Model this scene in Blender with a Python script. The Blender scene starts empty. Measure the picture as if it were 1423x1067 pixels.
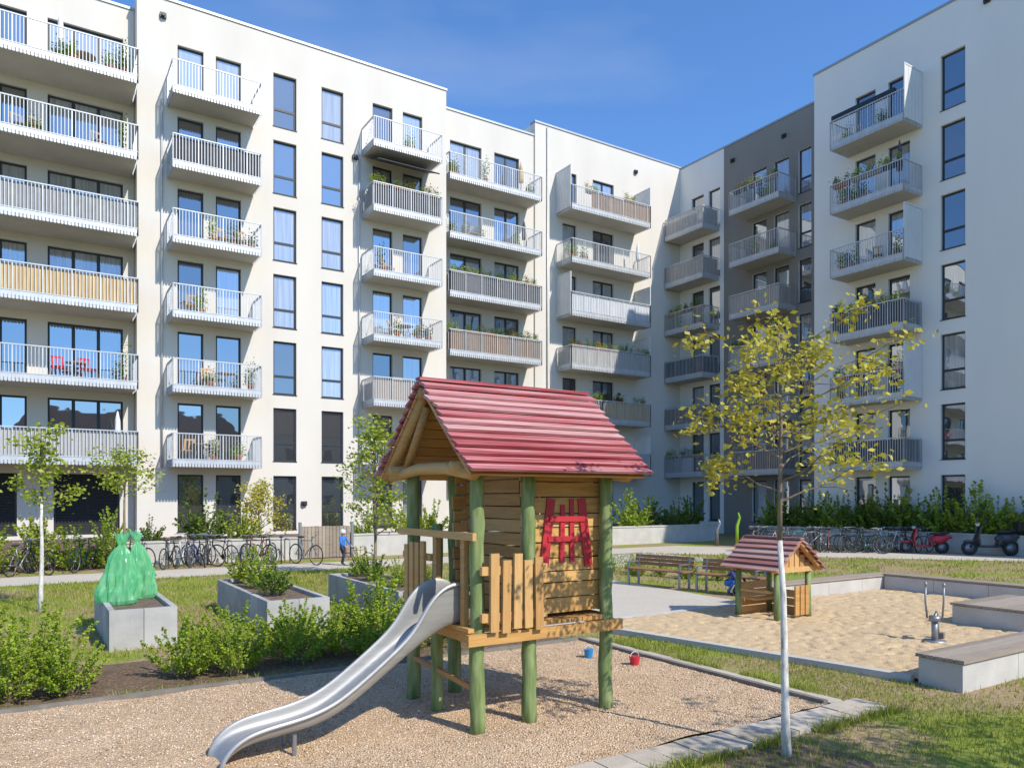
import bpy, math, random
import numpy as np
from mathutils import Vector, Matrix, noise

random.seed(7); RNG=np.random.default_rng(7)
scene=bpy.context.scene
COL=scene.collection
TH=math.atan2(.538,.843)
ROTL=TH; ROTR=TH-math.pi/2

def F(rot,x,y,z=0):
    c,s=math.cos(rot),math.sin(rot)
    return Vector((x*c-y*s,x*s+y*c,z))
def UV(u,v,z=0): return F(TH,u,v,z)

# ------------------------------------------------------------------ materials
def ramp(nt,cols):
    r=nt.nodes.new('ShaderNodeValToRGB')
    e=r.color_ramp.elements
    n=len(cols)
    e[0].position=0; e[0].color=(*cols[0],1)
    e[1].position=1; e[1].color=(*cols[-1],1)
    for i in range(1,n-1):
        k=e.new(i/(n-1)); k.color=(*cols[i],1)
    return r
def M(name,cols,rough=.7,nscale=4,stretch=(1,1,1),island=0,bump=0,bscale=None,metal=0,detail=5,spec=.5,contrast=1.6,bdist=.01):
    if not isinstance(cols[0],(tuple,list)): cols=[tuple(c*.88 for c in cols),cols]
    m=bpy.data.materials.new(name); m.use_nodes=True
    nt=m.node_tree; N=nt.nodes; L=nt.links
    p=N['Principled BSDF']; p.inputs['Roughness'].default_value=rough
    p.inputs['Metallic'].default_value=metal
    p.inputs['Specular IOR Level'].default_value=spec
    tc=N.new('ShaderNodeTexCoord'); mp=N.new('ShaderNodeMapping'); mp.inputs['Scale'].default_value=stretch
    L.new(tc.outputs['Object'],mp.inputs['Vector'])
    nz=N.new('ShaderNodeTexNoise'); nz.inputs['Scale'].default_value=nscale; nz.inputs['Detail'].default_value=detail
    L.new(mp.outputs['Vector'],nz.inputs['Vector'])
    a=N.new('ShaderNodeMath'); a.operation='MULTIPLY_ADD'; a.use_clamp=True
    a.inputs[1].default_value=contrast; a.inputs[2].default_value=.5-.5*contrast
    L.new(nz.outputs['Fac'],a.inputs[0])
    fac=a.outputs[0]
    if island>0:
        g=N.new('ShaderNodeNewGeometry')
        mx=N.new('ShaderNodeMix'); mx.inputs['Factor'].default_value=island
        L.new(fac,mx.inputs[2]); L.new(g.outputs['Random Per Island'],mx.inputs[3])
        fac=mx.outputs[0]
    r=ramp(nt,cols); L.new(fac,r.inputs['Fac']); L.new(r.outputs['Color'],p.inputs['Base Color'])
    if bump>0:
        b=N.new('ShaderNodeBump'); b.inputs['Strength'].default_value=bump; b.inputs['Distance'].default_value=bdist
        if bscale:
            n2=N.new('ShaderNodeTexNoise'); n2.inputs['Scale'].default_value=bscale; n2.inputs['Detail'].default_value=6
            L.new(mp.outputs['Vector'],n2.inputs['Vector']); L.new(n2.outputs['Fac'],b.inputs['Height'])
        else: L.new(nz.outputs['Fac'],b.inputs['Height'])
        L.new(b.outputs['Normal'],p.inputs['Normal'])
    return m
def leafmat(name,cols,trans=.35,nscale=.8):
    m=bpy.data.materials.new(name); m.use_nodes=True
    nt=m.node_tree; N=nt.nodes; L=nt.links
    p=N['Principled BSDF']; p.inputs['Roughness'].default_value=.55; p.inputs['Specular IOR Level'].default_value=.3
    g=N.new('ShaderNodeNewGeometry'); tc=N.new('ShaderNodeTexCoord')
    nz=N.new('ShaderNodeTexNoise'); nz.inputs['Scale'].default_value=nscale*3
    L.new(tc.outputs['Object'],nz.inputs['Vector'])
    mx=N.new('ShaderNodeMix'); mx.inputs['Factor'].default_value=.5
    L.new(nz.outputs['Fac'],mx.inputs[2]); L.new(g.outputs['Random Per Island'],mx.inputs[3])
    r=ramp(nt,cols); L.new(mx.outputs[0],r.inputs['Fac'])
    L.new(r.outputs['Color'],p.inputs['Base Color'])
    t=N.new('ShaderNodeBsdfTranslucent'); L.new(r.outputs['Color'],t.inputs['Color'])
    ms=N.new('ShaderNodeMixShader'); ms.inputs['Fac'].default_value=trans
    L.new(p.outputs[0],ms.inputs[1]); L.new(t.outputs[0],ms.inputs[2])
    L.new(ms.outputs[0],N['Material Output'].inputs['Surface'])
    return m

m_cream=M('plaster_cream',[(.59,.55,.49),(.66,.62,.555),(.70,.66,.595)],.92,.5,(1,1,.3),bump=.2,bscale=60,detail=9)
m_white=M('plaster_white',[(.73,.70,.66),(.81,.78,.74)],.92,.5,(1,1,.3),bump=.2,bscale=60,detail=9)
m_grey=M('plaster_grey',[(.22,.20,.18),(.27,.25,.225)],.92,.5,(1,1,.3),bump=.2,bscale=60,detail=9)
m_cop=M('zinc_coping',(.4,.41,.43),.45,2,metal=.6)
m_frame=M('anthracite_frame',(.03,.032,.036),.45,3)
m_slab=M('balcony_concrete',[(.42,.40,.365),(.53,.505,.46)],.85,1.2)
m_rail=M('galvanised_steel',[(.45,.47,.49),(.60,.62,.64)],.5,3,metal=.35)
m_panel=M('side_panel_sheet',[(.60,.60,.59),(.70,.70,.69)],.5,2)
m_dark=M('interior_dark',(.03,.03,.03),.9)
m_wood=M('larch_wood',[(.32,.14,.04),(.55,.30,.09),(.71,.43,.16)],.6,3,(1,12,12),island=.5,bump=.3,bscale=8)
m_woodv=M('larch_wood_upright',[(.32,.155,.05),(.52,.29,.10),(.66,.41,.17)],.6,3,(12,12,1),island=.5,bump=.3,bscale=8)
m_woody=M('larch_wood_side',[(.28,.135,.045),(.48,.27,.09),(.62,.38,.15)],.6,3,(12,1,12),island=.5,bump=.3,bscale=8)
m_wgrey=M('weathered_wood',[(.17,.13,.10),(.31,.25,.19),(.40,.34,.27)],.8,3,(1,8,8),island=.5,bump=.3,bscale=8)
m_bench=M('bench_wood',[(.20,.095,.04),(.38,.20,.09)],.6,3,(1,8,8),island=.5)
m_green=M('olive_green_paint',[(.075,.115,.03),(.15,.205,.065),(.215,.275,.10),(.31,.34,.18)],.7,5,(3,3,.6),bump=.6,bscale=12,contrast=2.2)
m_red=M('red_paint',[(.36,.015,.025),(.55,.03,.045)],.5,6,(1,1,1),bump=.2)
m_rred=M('faded_red_boards',[(.15,.015,.02),(.33,.05,.06),(.47,.16,.165),(.60,.40,.38),(.29,.04,.05)],.8,2.4,(.45,22,22),island=.42,bump=.45,bscale=9,contrast=2.6)
m_steel=M('brushed_steel',[(.37,.365,.35),(.48,.475,.455)],.55,3,(1,10,10),metal=.7)
m_metal=M('grey_metal',(.30,.31,.32),.45,3,metal=.6)
m_blackm=M('black_plastic',(.02,.02,.022),.45,3)
m_tyre=M('tyre_rubber',(.025,.025,.025),.8,3)
m_concl=M('light_concrete',[(.42,.40,.365),(.57,.55,.505)],.88,2.5,bump=.3,bscale=30,detail=8)
m_paver=M('paver_stone',[(.36,.30,.225),(.48,.42,.335),(.57,.51,.42)],.9,6,island=.55,bump=.5,bscale=40)
m_kerb=M('kerb_dark',[(.12,.11,.09),(.26,.235,.20)],.85,5,bump=.4,bscale=20)
m_bark=M('bark',[(.14,.105,.07),(.27,.22,.16)],.9,12,(4,4,1),bump=.6)
m_barkw=M('limewashed_bark',[(.34,.30,.25),(.66,.63,.58),(.76,.74,.70)],.85,9,(3,3,1),bump=.7,contrast=2)
m_bag=M('green_plastic_bag',[(.12,.52,.24),(.28,.72,.40),(.55,.88,.62)],.25,5,(2,2,.7),bump=.9)
_nt=m_bag.node_tree
_t=_nt.nodes.new('ShaderNodeBsdfTranslucent'); _t.inputs['Color'].default_value=(.35,.9,.48,1)
_tr=_nt.nodes.new('ShaderNodeBsdfTransparent'); _tr.inputs['Color'].default_value=(.5,.93,.62,1)
_ms=_nt.nodes.new('ShaderNodeMixShader'); _ms.inputs['Fac'].default_value=.4
_m2=_nt.nodes.new('ShaderNodeMixShader'); _m2.inputs['Fac'].default_value=.36
_nt.links.new(_nt.nodes['Principled BSDF'].outputs[0],_ms.inputs[1]); _nt.links.new(_t.outputs[0],_ms.inputs[2]); _nt.links.new(_ms.outputs[0],_m2.inputs[1]); _nt.links.new(_tr.outputs[0],_m2.inputs[2]); _nt.links.new(_m2.outputs[0],_nt.nodes['Material Output'].inputs['Surface'])
m_soil=M('soil',[(.07,.045,.03),(.16,.11,.075),(.24,.175,.12)],.95,10,bump=.8,bscale=30,bdist=.03)
m_terra=M('terracotta',(.42,.16,.08),.8,5)
m_bluep=M('blue_plastic',(.03,.25,.55),.35,5)
m_redp=M('red_plastic',(.55,.03,.05),.35,5)
m_limep=M('lime_paint',(.35,.6,.03),.5,5)
m_whitec=M('white_cloth',(.74,.74,.72),.8,5)
m_chrome=M('chrome',(.55,.55,.55),.2,5,metal=1)
screens={
 'bamboo':M('bamboo_mat',[(.36,.23,.10),(.58,.41,.20),(.68,.52,.30)],.8,2,(18,18,.6),contrast=2.2),
 'grey':M('grey_cloth',[(.24,.24,.24),(.36,.36,.36)],.9,3,(3,3,1)),
 'dark':M('dark_mesh',[(.05,.052,.06),(.10,.10,.11)],.8,2,(20,20,.5),contrast=2),
 'lgrey':M('light_grey_mat',[(.30,.29,.27),(.54,.53,.50)],.8,2,(20,20,.4),contrast=2.4),
 'white':M('white_mat',[(.52,.55,.58),(.70,.72,.75)],.7,2,(12,12,.5)),
 'brown':M('brown_mat',[(.17,.105,.065),(.34,.24,.16)],.8,2,(20,20,.5),contrast=2),
 'beige':M('beige_mat',[(.36,.30,.26),(.50,.44,.38)],.8,2,(20,20,.5),contrast=2),
}
l_shrub=leafmat('shrub_leaves',[(.12,.19,.015),(.31,.43,.03),(.56,.64,.11)])
l_hedge=leafmat('hedge_leaves',[(.04,.09,.012),(.14,.22,.025),(.30,.38,.06)])
l_lime=leafmat('lime_leaves',[(.16,.22,.02),(.34,.41,.04),(.50,.55,.10)])
l_yel=leafmat('yellow_spring_leaves',[(.22,.19,.02),(.50,.45,.05),(.72,.66,.17)],.35)
l_grass=leafmat('grass_blades',[(.14,.18,.02),(.29,.33,.045),(.48,.45,.15)],.3,.25)
l_red=leafmat('red_flowers',[(.5,.02,.03),(.7,.1,.12)],.2)
l_pink=leafmat('pink_flowers',[(.6,.25,.35),(.75,.5,.2)],.2)

def glassmat(name,refl,tint):
    m=bpy.data.materials.new(name); m.use_nodes=True
    nt=m.node_tree; N=nt.nodes; L=nt.links
    p=N['Principled BSDF']; p.inputs['Roughness'].default_value=.6
    oi=N.new('ShaderNodeObjectInfo'); tc=N.new('ShaderNodeTexCoord')
    mp=N.new('ShaderNodeMapping'); mp.inputs['Scale'].default_value=(9,1,.25); L.new(tc.outputs['Object'],mp.inputs['Vector'])
    nz=N.new('ShaderNodeTexNoise'); nz.noise_dimensions='4D'; nz.inputs['Scale'].default_value=1.3; L.new(mp.outputs['Vector'],nz.inputs['Vector']); 
    mm=N.new('ShaderNodeMath'); mm.operation='MULTIPLY'; mm.inputs[1].default_value=37; L.new(oi.outputs['Random'],mm.inputs[0]); L.new(mm.outputs[0],nz.inputs['W'])
    cur=ramp(nt,[(.08,.085,.09),(.30,.31,.32),(.55,.56,.57)]); L.new(nz.outputs['Fac'],cur.inputs['Fac'])
    gt=N.new('ShaderNodeMath'); gt.operation='GREATER_THAN'; gt.inputs[1].default_value=.62; L.new(oi.outputs['Random'],gt.inputs[0])
    mx=N.new('ShaderNodeMix'); mx.data_type='RGBA'
    L.new(gt.outputs[0],mx.inputs['Factor']); mx.inputs[6].default_value=(.012,.014,.016,1); L.new(cur.outputs['Color'],mx.inputs[7])
    L.new(mx.outputs[2],p.inputs['Base Color'])
    g=N.new('ShaderNodeBsdfGlossy'); g.inputs['Roughness'].default_value=.012; g.inputs['Color'].default_value=(*tint,1)
    n3=N.new('ShaderNodeTexNoise'); n3.inputs['Scale'].default_value=.8; L.new(tc.outputs['Object'],n3.inputs['Vector'])
    b=N.new('ShaderNodeBump'); b.inputs['Strength'].default_value=.22; b.inputs['Distance'].default_value=.02; L.new(n3.outputs['Fac'],b.inputs['Height']); L.new(b.outputs[0],g.inputs['Normal'])
    mr=N.new('ShaderNodeMapRange'); mr.inputs['To Min'].default_value=refl-.12; mr.inputs['To Max'].default_value=refl+.08
    fr=N.new('ShaderNodeMath'); fr.operation='FRACT'; L.new(mm.outputs[0],fr.inputs[0]); L.new(fr.outputs[0],mr.inputs['Value'])
    ms=N.new('ShaderNodeMixShader'); L.new(mr.outputs[0],ms.inputs['Fac'])
    L.new(p.outputs[0],ms.inputs[1]); L.new(g.outputs[0],ms.inputs[2]); L.new(ms.outputs[0],N['Material Output'].inputs['Surface'])
    return m
m_glass=glassmat('window_glass',.36,(.85,.92,1))

# ------------------------------------------------------------------ mesh helper
class MB:
    def __init__(s): s.v=[]; s.f=[]; s.m=[]
    def add(s,vs,fs,m=0):
        o=len(s.v); s.v+= [tuple(a) for a in vs]; s.f+=[tuple(i+o for i in f) for f in fs]; s.m+=[m]*len(fs)
    def quad(s,a,b,c,d,m=0): s.add([a,b,c,d],[(0,1,2,3)],m)
    def box(s,x0,x1,y0,y1,z0,z1,m=0):
        s.add([(x0,y0,z0),(x1,y0,z0),(x1,y1,z0),(x0,y1,z0),(x0,y0,z1),(x1,y0,z1),(x1,y1,z1),(x0,y1,z1)],
          [(0,3,2,1),(4,5,6,7),(0,1,5,4),(1,2,6,5),(2,3,7,6),(3,0,4,7)],m)
    def beam(s,p0,p1,w,h,m=0,up=(0,0,1)):
        p0=Vector(p0);p1=Vector(p1); d=(p1-p0).normalized(); upv=Vector(up)
        if abs(d.dot(upv))>.98: upv=Vector((0,1,0))
        a=d.cross(upv).normalized()*w/2; b=a.cross(d).normalized()*h/2
        vs=[p0-a-b,p0+a-b,p0+a+b,p0-a+b,p1-a-b,p1+a-b,p1+a+b,p1-a+b]
        s.add(vs,[(0,3,2,1),(4,5,6,7),(0,1,5,4),(1,2,6,5),(2,3,7,6),(3,0,4,7)],m)
    def tube(s,pts,r,n=8,m=0,cap=True,wob=0):
        pts=[Vector(p) for p in pts]
        if not isinstance(r,(list,tuple)): r=[r]*len(pts)
        vs=[];fs=[]
        ref=None
        for i,p in enumerate(pts):
            t=(pts[min(i+1,len(pts)-1)]-pts[max(i-1,0)]).normalized()
            if ref is None:
                ref=Vector((1,0,0)) if abs(t.x)<.8 else Vector((0,1,0))
            a=(ref-t*ref.dot(t)).normalized(); b=t.cross(a); ref=a
            for k in range(n):
                an=2*math.pi*k/n; rr=r[i]*(1+random.uniform(-wob,wob))
                vs.append(p+a*math.cos(an)*rr+b*math.sin(an)*rr)
        for i in range(len(pts)-1):
            for k in range(n):
                k2=(k+1)%n
                fs.append((i*n+k,i*n+k2,(i+1)*n+k2,(i+1)*n+k))
        if cap:
            fs.append(tuple(range(n-1,-1,-1))); fs.append(tuple((len(pts)-1)*n+k for k in range(n)))
        s.add(vs,fs,m)
    def ell(s,c,r,nu=12,nv=8,m=0,z0=-1):
        vs=[];fs=[]
        for j in range(nv+1):
            ph=math.asin(max(-1,z0))+(math.pi/2-math.asin(max(-1,z0)))*j/nv
            for i in range(nu):
                t=2*math.pi*i/nu
                vs.append((c[0]+r[0]*math.cos(ph)*math.cos(t),c[1]+r[1]*math.cos(ph)*math.sin(t),c[2]+r[2]*math.sin(ph)))
        for j in range(nv):
            for i in range(nu):
                i2=(i+1)%nu; fs.append((j*nu+i,j*nu+i2,(j+1)*nu+i2,(j+1)*nu+i))
        s.add(vs,fs,m)
    def torus(s,c,R,r,n=28,k=6,m=0,plane='xz'):
        vs=[];fs=[]
        for i in range(n):
            t=2*math.pi*i/n
            for j in range(k):
                q=2*math.pi*j/k; rr=R+r*math.cos(q)
                a,b,o=rr*math.cos(t),rr*math.sin(t),r*math.sin(q)
                vs.append((c[0]+a,c[1]+o,c[2]+b) if plane=='xz' else (c[0]+a,c[1]+b,c[2]+o))
        for i in range(n):
            for j in range(k):
                i2=(i+1)%n;j2=(j+1)%k
                fs.append((i*k+j,i2*k+j,i2*k+j2,i*k+j2))
        s.add(vs,fs,m)
    def mesh(s,name,mats,smooth=False):
        me=bpy.data.meshes.new(name); me.from_pydata(s.v,[],s.f)
        for a in mats: me.materials.append(a)
        me.polygons.foreach_set('material_index',s.m)
        if smooth: me.polygons.foreach_set('use_smooth',[True]*len(s.f))
        me.update(); return me
def put(name,me,parent=None,loc=(0,0,0),rot=0,scale=1):
    o=bpy.data.objects.new(name,me); COL.objects.link(o)
    o.location=loc; o.rotation_euler=(0,0,rot) if not isinstance(rot,tuple) else rot
    o.scale=(scale,)*3 if not isinstance(scale,tuple) else scale
    if parent: o.parent=parent
    return o
def top(o,label,cat,group=None):
    o['label']=label; o['category']=cat
    if group: o['group']=group
    return o
def struct(o): o['kind']='structure'; return o
def quads_mesh(name,V,mat):
    n=len(V); k=V.shape[1]
    me=bpy.data.meshes.new(name)
    me.vertices.add(n*k); me.vertices.foreach_set('co',V.reshape(-1).astype(np.float32))
    me.loops.add(n*k); me.loops.foreach_set('vertex_index',np.arange(n*k,dtype=np.int32))
    me.polygons.add(n); me.polygons.foreach_set('loop_start',np.arange(n,dtype=np.int32)*k)
    me.update(calc_edges=True); me.validate()
    me.materials.append(mat); return me
def leaf_quads(C,size,rng,up=.3,asp=.55):
    n=len(C)
    a=rng.normal(size=(n,3)); a/=np.linalg.norm(a,axis=1)[:,None]
    b=rng.normal(size=(n,3)); b[:,2]*=.6; b-=a*(a*b).sum(1)[:,None]; b/=np.linalg.norm(b,axis=1)[:,None]
    a[:,2]*=.7
    s=(size*rng.uniform(.6,1.25,n))[:,None]
    return np.stack([C-a*s*.5,C+b*s*asp*.5,C+a*s*.5,C-b*s*asp*.5],axis=1)

# ------------------------------------------------------------------ world, sun, camera
SD=Vector((.76,-.65,0)).normalized(); EL=math.radians(43)
s=Vector((SD.x*math.cos(EL),SD.y*math.cos(EL),math.sin(EL)))
w=bpy.data.worlds.new('World'); scene.world=w; w.use_nodes=True
nt=w.node_tree; N=nt.nodes; L=nt.links
bg=N['Background']; sky=N.new('ShaderNodeTexSky'); sky.sky_type='NISHITA'; sky.sun_disc=False
sky.sun_elevation=EL; sky.sun_rotation=math.atan2(SD.x,SD.y); sky.air_density=1.0; sky.dust_density=.3; sky.ozone_density=2.5
tc=N.new('ShaderNodeTexCoord'); mp=N.new('ShaderNodeMapping'); mp.inputs['Scale'].default_value=(1.2,1.2,5); mp.inputs['Rotation'].default_value=(0,.25,0)
L.new(tc.outputs['Generated'],mp.inputs['Vector'])
nz=N.new('ShaderNodeTexNoise'); nz.inputs['Scale'].default_value=1.6; nz.inputs['Detail'].default_value=7; L.new(mp.outputs[0],nz.inputs['Vector'])
cr=N.new('ShaderNodeValToRGB'); cr.color_ramp.elements[0].position=.52; cr.color_ramp.elements[0].color=(0,0,0,1); cr.color_ramp.elements[1].position=.82; cr.color_ramp.elements[1].color=(.24,.24,.24,1)
L.new(nz.outputs['Fac'],cr.inputs['Fac'])
gm=N.new('ShaderNodeMix'); gm.data_type='RGBA'; gm.blend_type='MULTIPLY'; gm.inputs['Factor'].default_value=1; L.new(sky.outputs[0],gm.inputs[6]); gm.inputs[7].default_value=(.95,1.38,1.85,1)
mx=N.new('ShaderNodeMix'); mx.data_type='RGBA'; L.new(cr.outputs['Color'],mx.inputs['Factor']); L.new(gm.outputs[2],mx.inputs[6]); mx.inputs[7].default_value=(6.5,7.0,7.6,1)
L.new(mx.outputs[2],bg.inputs['Color']); bg.inputs['Strength'].default_value=.125
sl=bpy.data.lights.new('sun','SUN'); sl.energy=5.0; sl.angle=math.radians(.5); sl.color=(1,.93,.82)
so=put('sun',sl); so.rotation_euler=(-s).to_track_quat('-Z','Y').to_euler()
cam=bpy.data.cameras.new('camera'); co=put('camera',cam,loc=(0,0,2.2)); co.rotation_euler=(math.pi/2,0,0)
cam.sensor_width=36; cam.lens=26.59; cam.shift_y=.11; cam.clip_end=5000; cam.clip_start=.05
scene.camera=co
scene.view_settings.view_transform='Standard'; scene.view_settings.look='None'; scene.view_settings.exposure=0

# ------------------------------------------------------------------ ground
def poly(name,pts,z,mat,frame=True):
    b=MB(); vs=[UV(p[0],p[1],z) if frame else Vector((p[0],p[1],z)) for p in pts]
    b.add(vs,[tuple(range(len(vs)))]); o=put(name,b.mesh(name,[mat])); return struct(o)
def groundmat():
    m=bpy.data.materials.new('lawn'); m.use_nodes=True; nt=m.node_tree; N=nt.nodes; L=nt.links
    p=N['Principled BSDF']; p.inputs['Roughness'].default_value=.95; p.inputs['Specular IOR Level'].default_value=.1
    tc=N.new('ShaderNodeTexCoord')
    n1=N.new('ShaderNodeTexNoise'); n1.inputs['Scale'].default_value=.55; n1.inputs['Detail'].default_value=8; n1.inputs['Roughness'].default_value=.65; L.new(tc.outputs['Object'],n1.inputs['Vector'])
    n2=N.new('ShaderNodeTexNoise'); n2.inputs['Scale'].default_value=14; n2.inputs['Detail'].default_value=8; L.new(tc.outputs['Object'],n2.inputs['Vector'])
    g=ramp(nt,[(.10,.13,.02),(.22,.27,.045),(.35,.36,.10)]); L.new(n2.outputs['Fac'],g.inputs['Fac'])
    d=ramp(nt,[(.18,.125,.065),(.34,.25,.145),(.44,.34,.21)]); L.new(n2.outputs['Fac'],d.inputs['Fac'])
    r=N.new('ShaderNodeValToRGB'); r.color_ramp.elements[0].position=.44; r.color_ramp.elements[1].position=.54; L.new(n1.outputs['Fac'],r.inputs['Fac'])
    mx=N.new('ShaderNodeMix'); mx.data_type='RGBA'; L.new(r.outputs['Color'],mx.inputs['Factor']); L.new(g.outputs[0],mx.inputs[6]); L.new(d.outputs[0],mx.inputs[7])
    L.new(mx.outputs[2],p.inputs['Base Color'])
    b=N.new('ShaderNodeBump'); b.inputs['Strength'].default_value=.8; b.inputs['Distance'].default_value=.04; L.new(n2.outputs['Fac'],b.inputs['Height']); L.new(b.outputs[0],p.inputs['Normal'])
    return m
def granular(name,cols,vs,dist,big=1.2):
    m=bpy.data.materials.new(name); m.use_nodes=True; nt=m.node_tree; N=nt.nodes; L=nt.links
    p=N['Principled BSDF']; p.inputs['Roughness'].default_value=.95; p.inputs['Specular IOR Level'].default_value=.15
    tc=N.new('ShaderNodeTexCoord'); v=N.new('ShaderNodeTexVoronoi'); v.inputs['Scale'].default_value=vs; L.new(tc.outputs['Object'],v.inputs['Vector'])
    r=ramp(nt,cols); sp=N.new('ShaderNodeSeparateColor'); L.new(v.outputs['Color'],sp.inputs[0])
    n1=N.new('ShaderNodeTexNoise'); n1.inputs['Scale'].default_value=big; n1.inputs['Detail'].default_value=8; n1.inputs['Roughness'].default_value=.65; L.new(tc.outputs['Object'],n1.inputs['Vector'])
    mx=N.new('ShaderNodeMix'); mx.inputs['Factor'].default_value=.55; L.new(sp.outputs[0],mx.inputs[2]); L.new(n1.outputs['Fac'],mx.inputs[3]); L.new(mx.outputs[0],r.inputs['Fac'])
    L.new(r.outputs[0],p.inputs['Base Color'])
    b=N.new('ShaderNodeBump'); b.invert=True; b.inputs['Strength'].default_value=.9; b.inputs['Distance'].default_value=dist; L.new(v.outputs['Distance'],b.inputs['Height']); L.new(b.outputs[0],p.inputs['Normal'])
    return m
m_lawn=groundmat()
m_gravel=granular('pea_gravel',[(.30,.19,.10),(.54,.375,.225),(.68,.495,.32),(.82,.66,.48)],55,.022)
m_sand=granular('play_sand',[(.44,.31,.17),(.62,.46,.27),(.73,.57,.36)],70,.012,3.5)
m_path=granular('path_grit',[(.40,.35,.28),(.52,.47,.39),(.62,.57,.48)],60,.005,.6)
m_mulch=granular('bark_mulch',[(.08,.055,.035),(.18,.125,.08),(.30,.22,.14)],30,.03)

b=MB(); b.quad((-1500,-1500,0),(1500,-1500,0),(1500,1500,0),(-1500,1500,0)); struct(put('ground',b.mesh('ground',[m_lawn])))
def gridsurf(name,u0,u1,v0,v1,step,z,amp,fr,mat,lf=None,foot=0):
    nu=int((u1-u0)/step)+1; nv=int((v1-v0)/step)+1; vs=[];fs=[]
    for j in range(nv):
        for i in range(nu):
            fv=j/(nv-1); v=v0+(v1-v0)*fv
            a=u0 if lf is None else lf(v)
            u=a+(u1-a)*i/(nu-1)
            h=noise.noise(Vector((u*fr,v*fr,3)))+.5*noise.noise(Vector((u*fr*2.7,v*fr*2.7,9)))+.45*noise.noise(Vector((u*fr*6,v*fr*6,1)))
            zz=z+amp*h
            if foot:
                f=noise.noise(Vector((u*7.5,v*7.5,7))); zz-=foot*max(0,f-.1)*2; zz+=.006*noise.noise(Vector((u*19,v*19,7)))
            vs.append(UV(u,v,max(zz,.012)))
    for j in range(nv-1):
        for i in range(nu-1):
            k=j*nu+i; fs.append((k,k+1,k+nu+1,k+nu))
    b=MB(); b.add(vs,fs); return struct(put(name,b.mesh(name,[mat],True)))
gridsurf('gravel_area',-6,7.0,4.9,9.1,.09,.03,.02,1.3,m_gravel)
gridsurf('sand_area',8.2,16.8,4.95,10.2,.035,.06,.018,1.1,m_sand,lf=lambda v:8.9-(v-5)*.2,foot=.045)
poly('mulch_bed',[(-6,9.2),(7.0,9.2),(7.0,10.2),(4.4,11.2),(-6,11.2)],.004,m_mulch)
poly('pavement',[(7.3,10.25),(12.6,10.35),(13.0,15.8),(9.6,16.2),(7.6,12.5)],.004,m_path)
poly('path',[(-25,22.3),(20,22.3),(23.4,18.2),(28.5,12.2),(30.5,8),(31.0,12),(30.2,15),(27,19.8),(24.5,24.7),(-25,24.7)],.006,m_path)
b=MB()
for i in range(16):
    for j in range(9):
        b.box(13.9+i*.42,13.9+i*.42+.30,18.3+j*.42,18.3+j*.42+.30,-.01,.012)
struct(put('grass_paver_path',b.mesh('grass_paver_path',[m_concl]),rot=TH))
def pavers(name,u0,u1,v0,v1,du,dv,z=.035):
    b=MB(); u=u0
    while u<u1-.01:
        v=v0
        while v<v1-.01:
            zz=z+random.uniform(-.006,.006); b.box(u+.006,min(u+du,u1)-.006,v+.006,min(v+dv,v1)-.006,-.02,zz)
            v+=dv
        u+=du
    o=put(name,b.mesh(name,[m_paver]),loc=UV(0,0,0),rot=TH); return struct(o)
pavers('paving_edge',3.0,7.52,4.46,4.88,.3,.21)
pavers('paving_edge_side',7.1,7.32,4.9,9.2,.22,.25)
def kerb(name,u0,u1,v0,v1,h,mat):
    b=MB(); b.box(u0,u1,v0,v1,-.05,h); return struct(put(name,b.mesh(name,[mat]),rot=TH))
kerb('kerb_edge_board',-6,7.0,9.1,9.16,.07,m_kerb)
kerb('kerb_edge_board_side',7.01,7.08,4.92,9.16,.07,m_kerb)
b=MB(); b.beam(UV(8.82,5,.03),UV(7.86,9.9,.03),.12,.12); struct(put('kerb_sandpit',b.mesh('kerb_sandpit',[m_concl])))
kerb('kerb_pavement',7.9,12.2,10.22,10.34,.07,m_concl)

def proj_ok(P):
    Y=P[:,1]; px=711.5+P[:,0]/Y*1051
    return (Y>3)&(px>-60)&(px<1480)
def blades(n,ur,vr,h,excl,seed):
    r=np.random.default_rng(seed)
    u=r.uniform(*ur,n); v=r.uniform(*vr,n)
    keep=np.ones(n,bool)
    for e in excl: keep&=~e(u,v)
    u=u[keep];v=v[keep]
    dens=np.array([noise.noise(Vector((a*.6,c*.6,0)))+.6*noise.noise(Vector((a*2.1,c*2.1,5))) for a,c in zip(u,v)])
    k=r.uniform(-.5,.35,len(u))<dens+.12
    u=u[k];v=v[k]
    c,sn=math.cos(TH),math.sin(TH)
    P=np.stack([u*c-v*sn,u*sn+v*c,np.zeros(len(u))],1); P=P[proj_ok(P)]
    m=len(P); an=r.uniform(0,6.28,m); wd=np.stack([np.cos(an),np.sin(an),0*an],1)*r.uniform(.003,.006,m)[:,None]
    wd*= np.clip(P[:,1:2]/8,1,3)
    hh=h*r.uniform(.5,1.3,m)
    tip=P+np.stack([r.normal(0,.35,m)*hh,r.normal(0,.35,m)*hh,hh],1)
    return np.stack([P-wd,P+wd,tip+wd*.15,tip-wd*.15],1)
inrect=lambda a,b_,c_,d: (lambda u,v:(u>a)&(u<b_)&(v>c_)&(v<d))
ex=[inrect(-6,7.35,4.85,9.2),inrect(2.9,7.55,4.42,4.9),lambda u,v:(u>8.85-(v-5)*.2)&(u<17)&(v>4.4)&(v<10.3),inrect(7.3,13,10.2,16),inrect(-6,7,9.2,11.2)]
A=blades(170000,(2.5,14),(-1,10.2),.045,ex,1)
B=blades(90000,(-9,8),(9.2,22.2),.07,ex,2)
C=blades(52000,(8,32),(-2,22.2),.07,ex+[inrect(8,14,-2,10.3),lambda u,v:(v>22.3-(u-20)*1.15)&(u>20)],3)
rt_=np.random.default_rng(9); ns=9000
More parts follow.
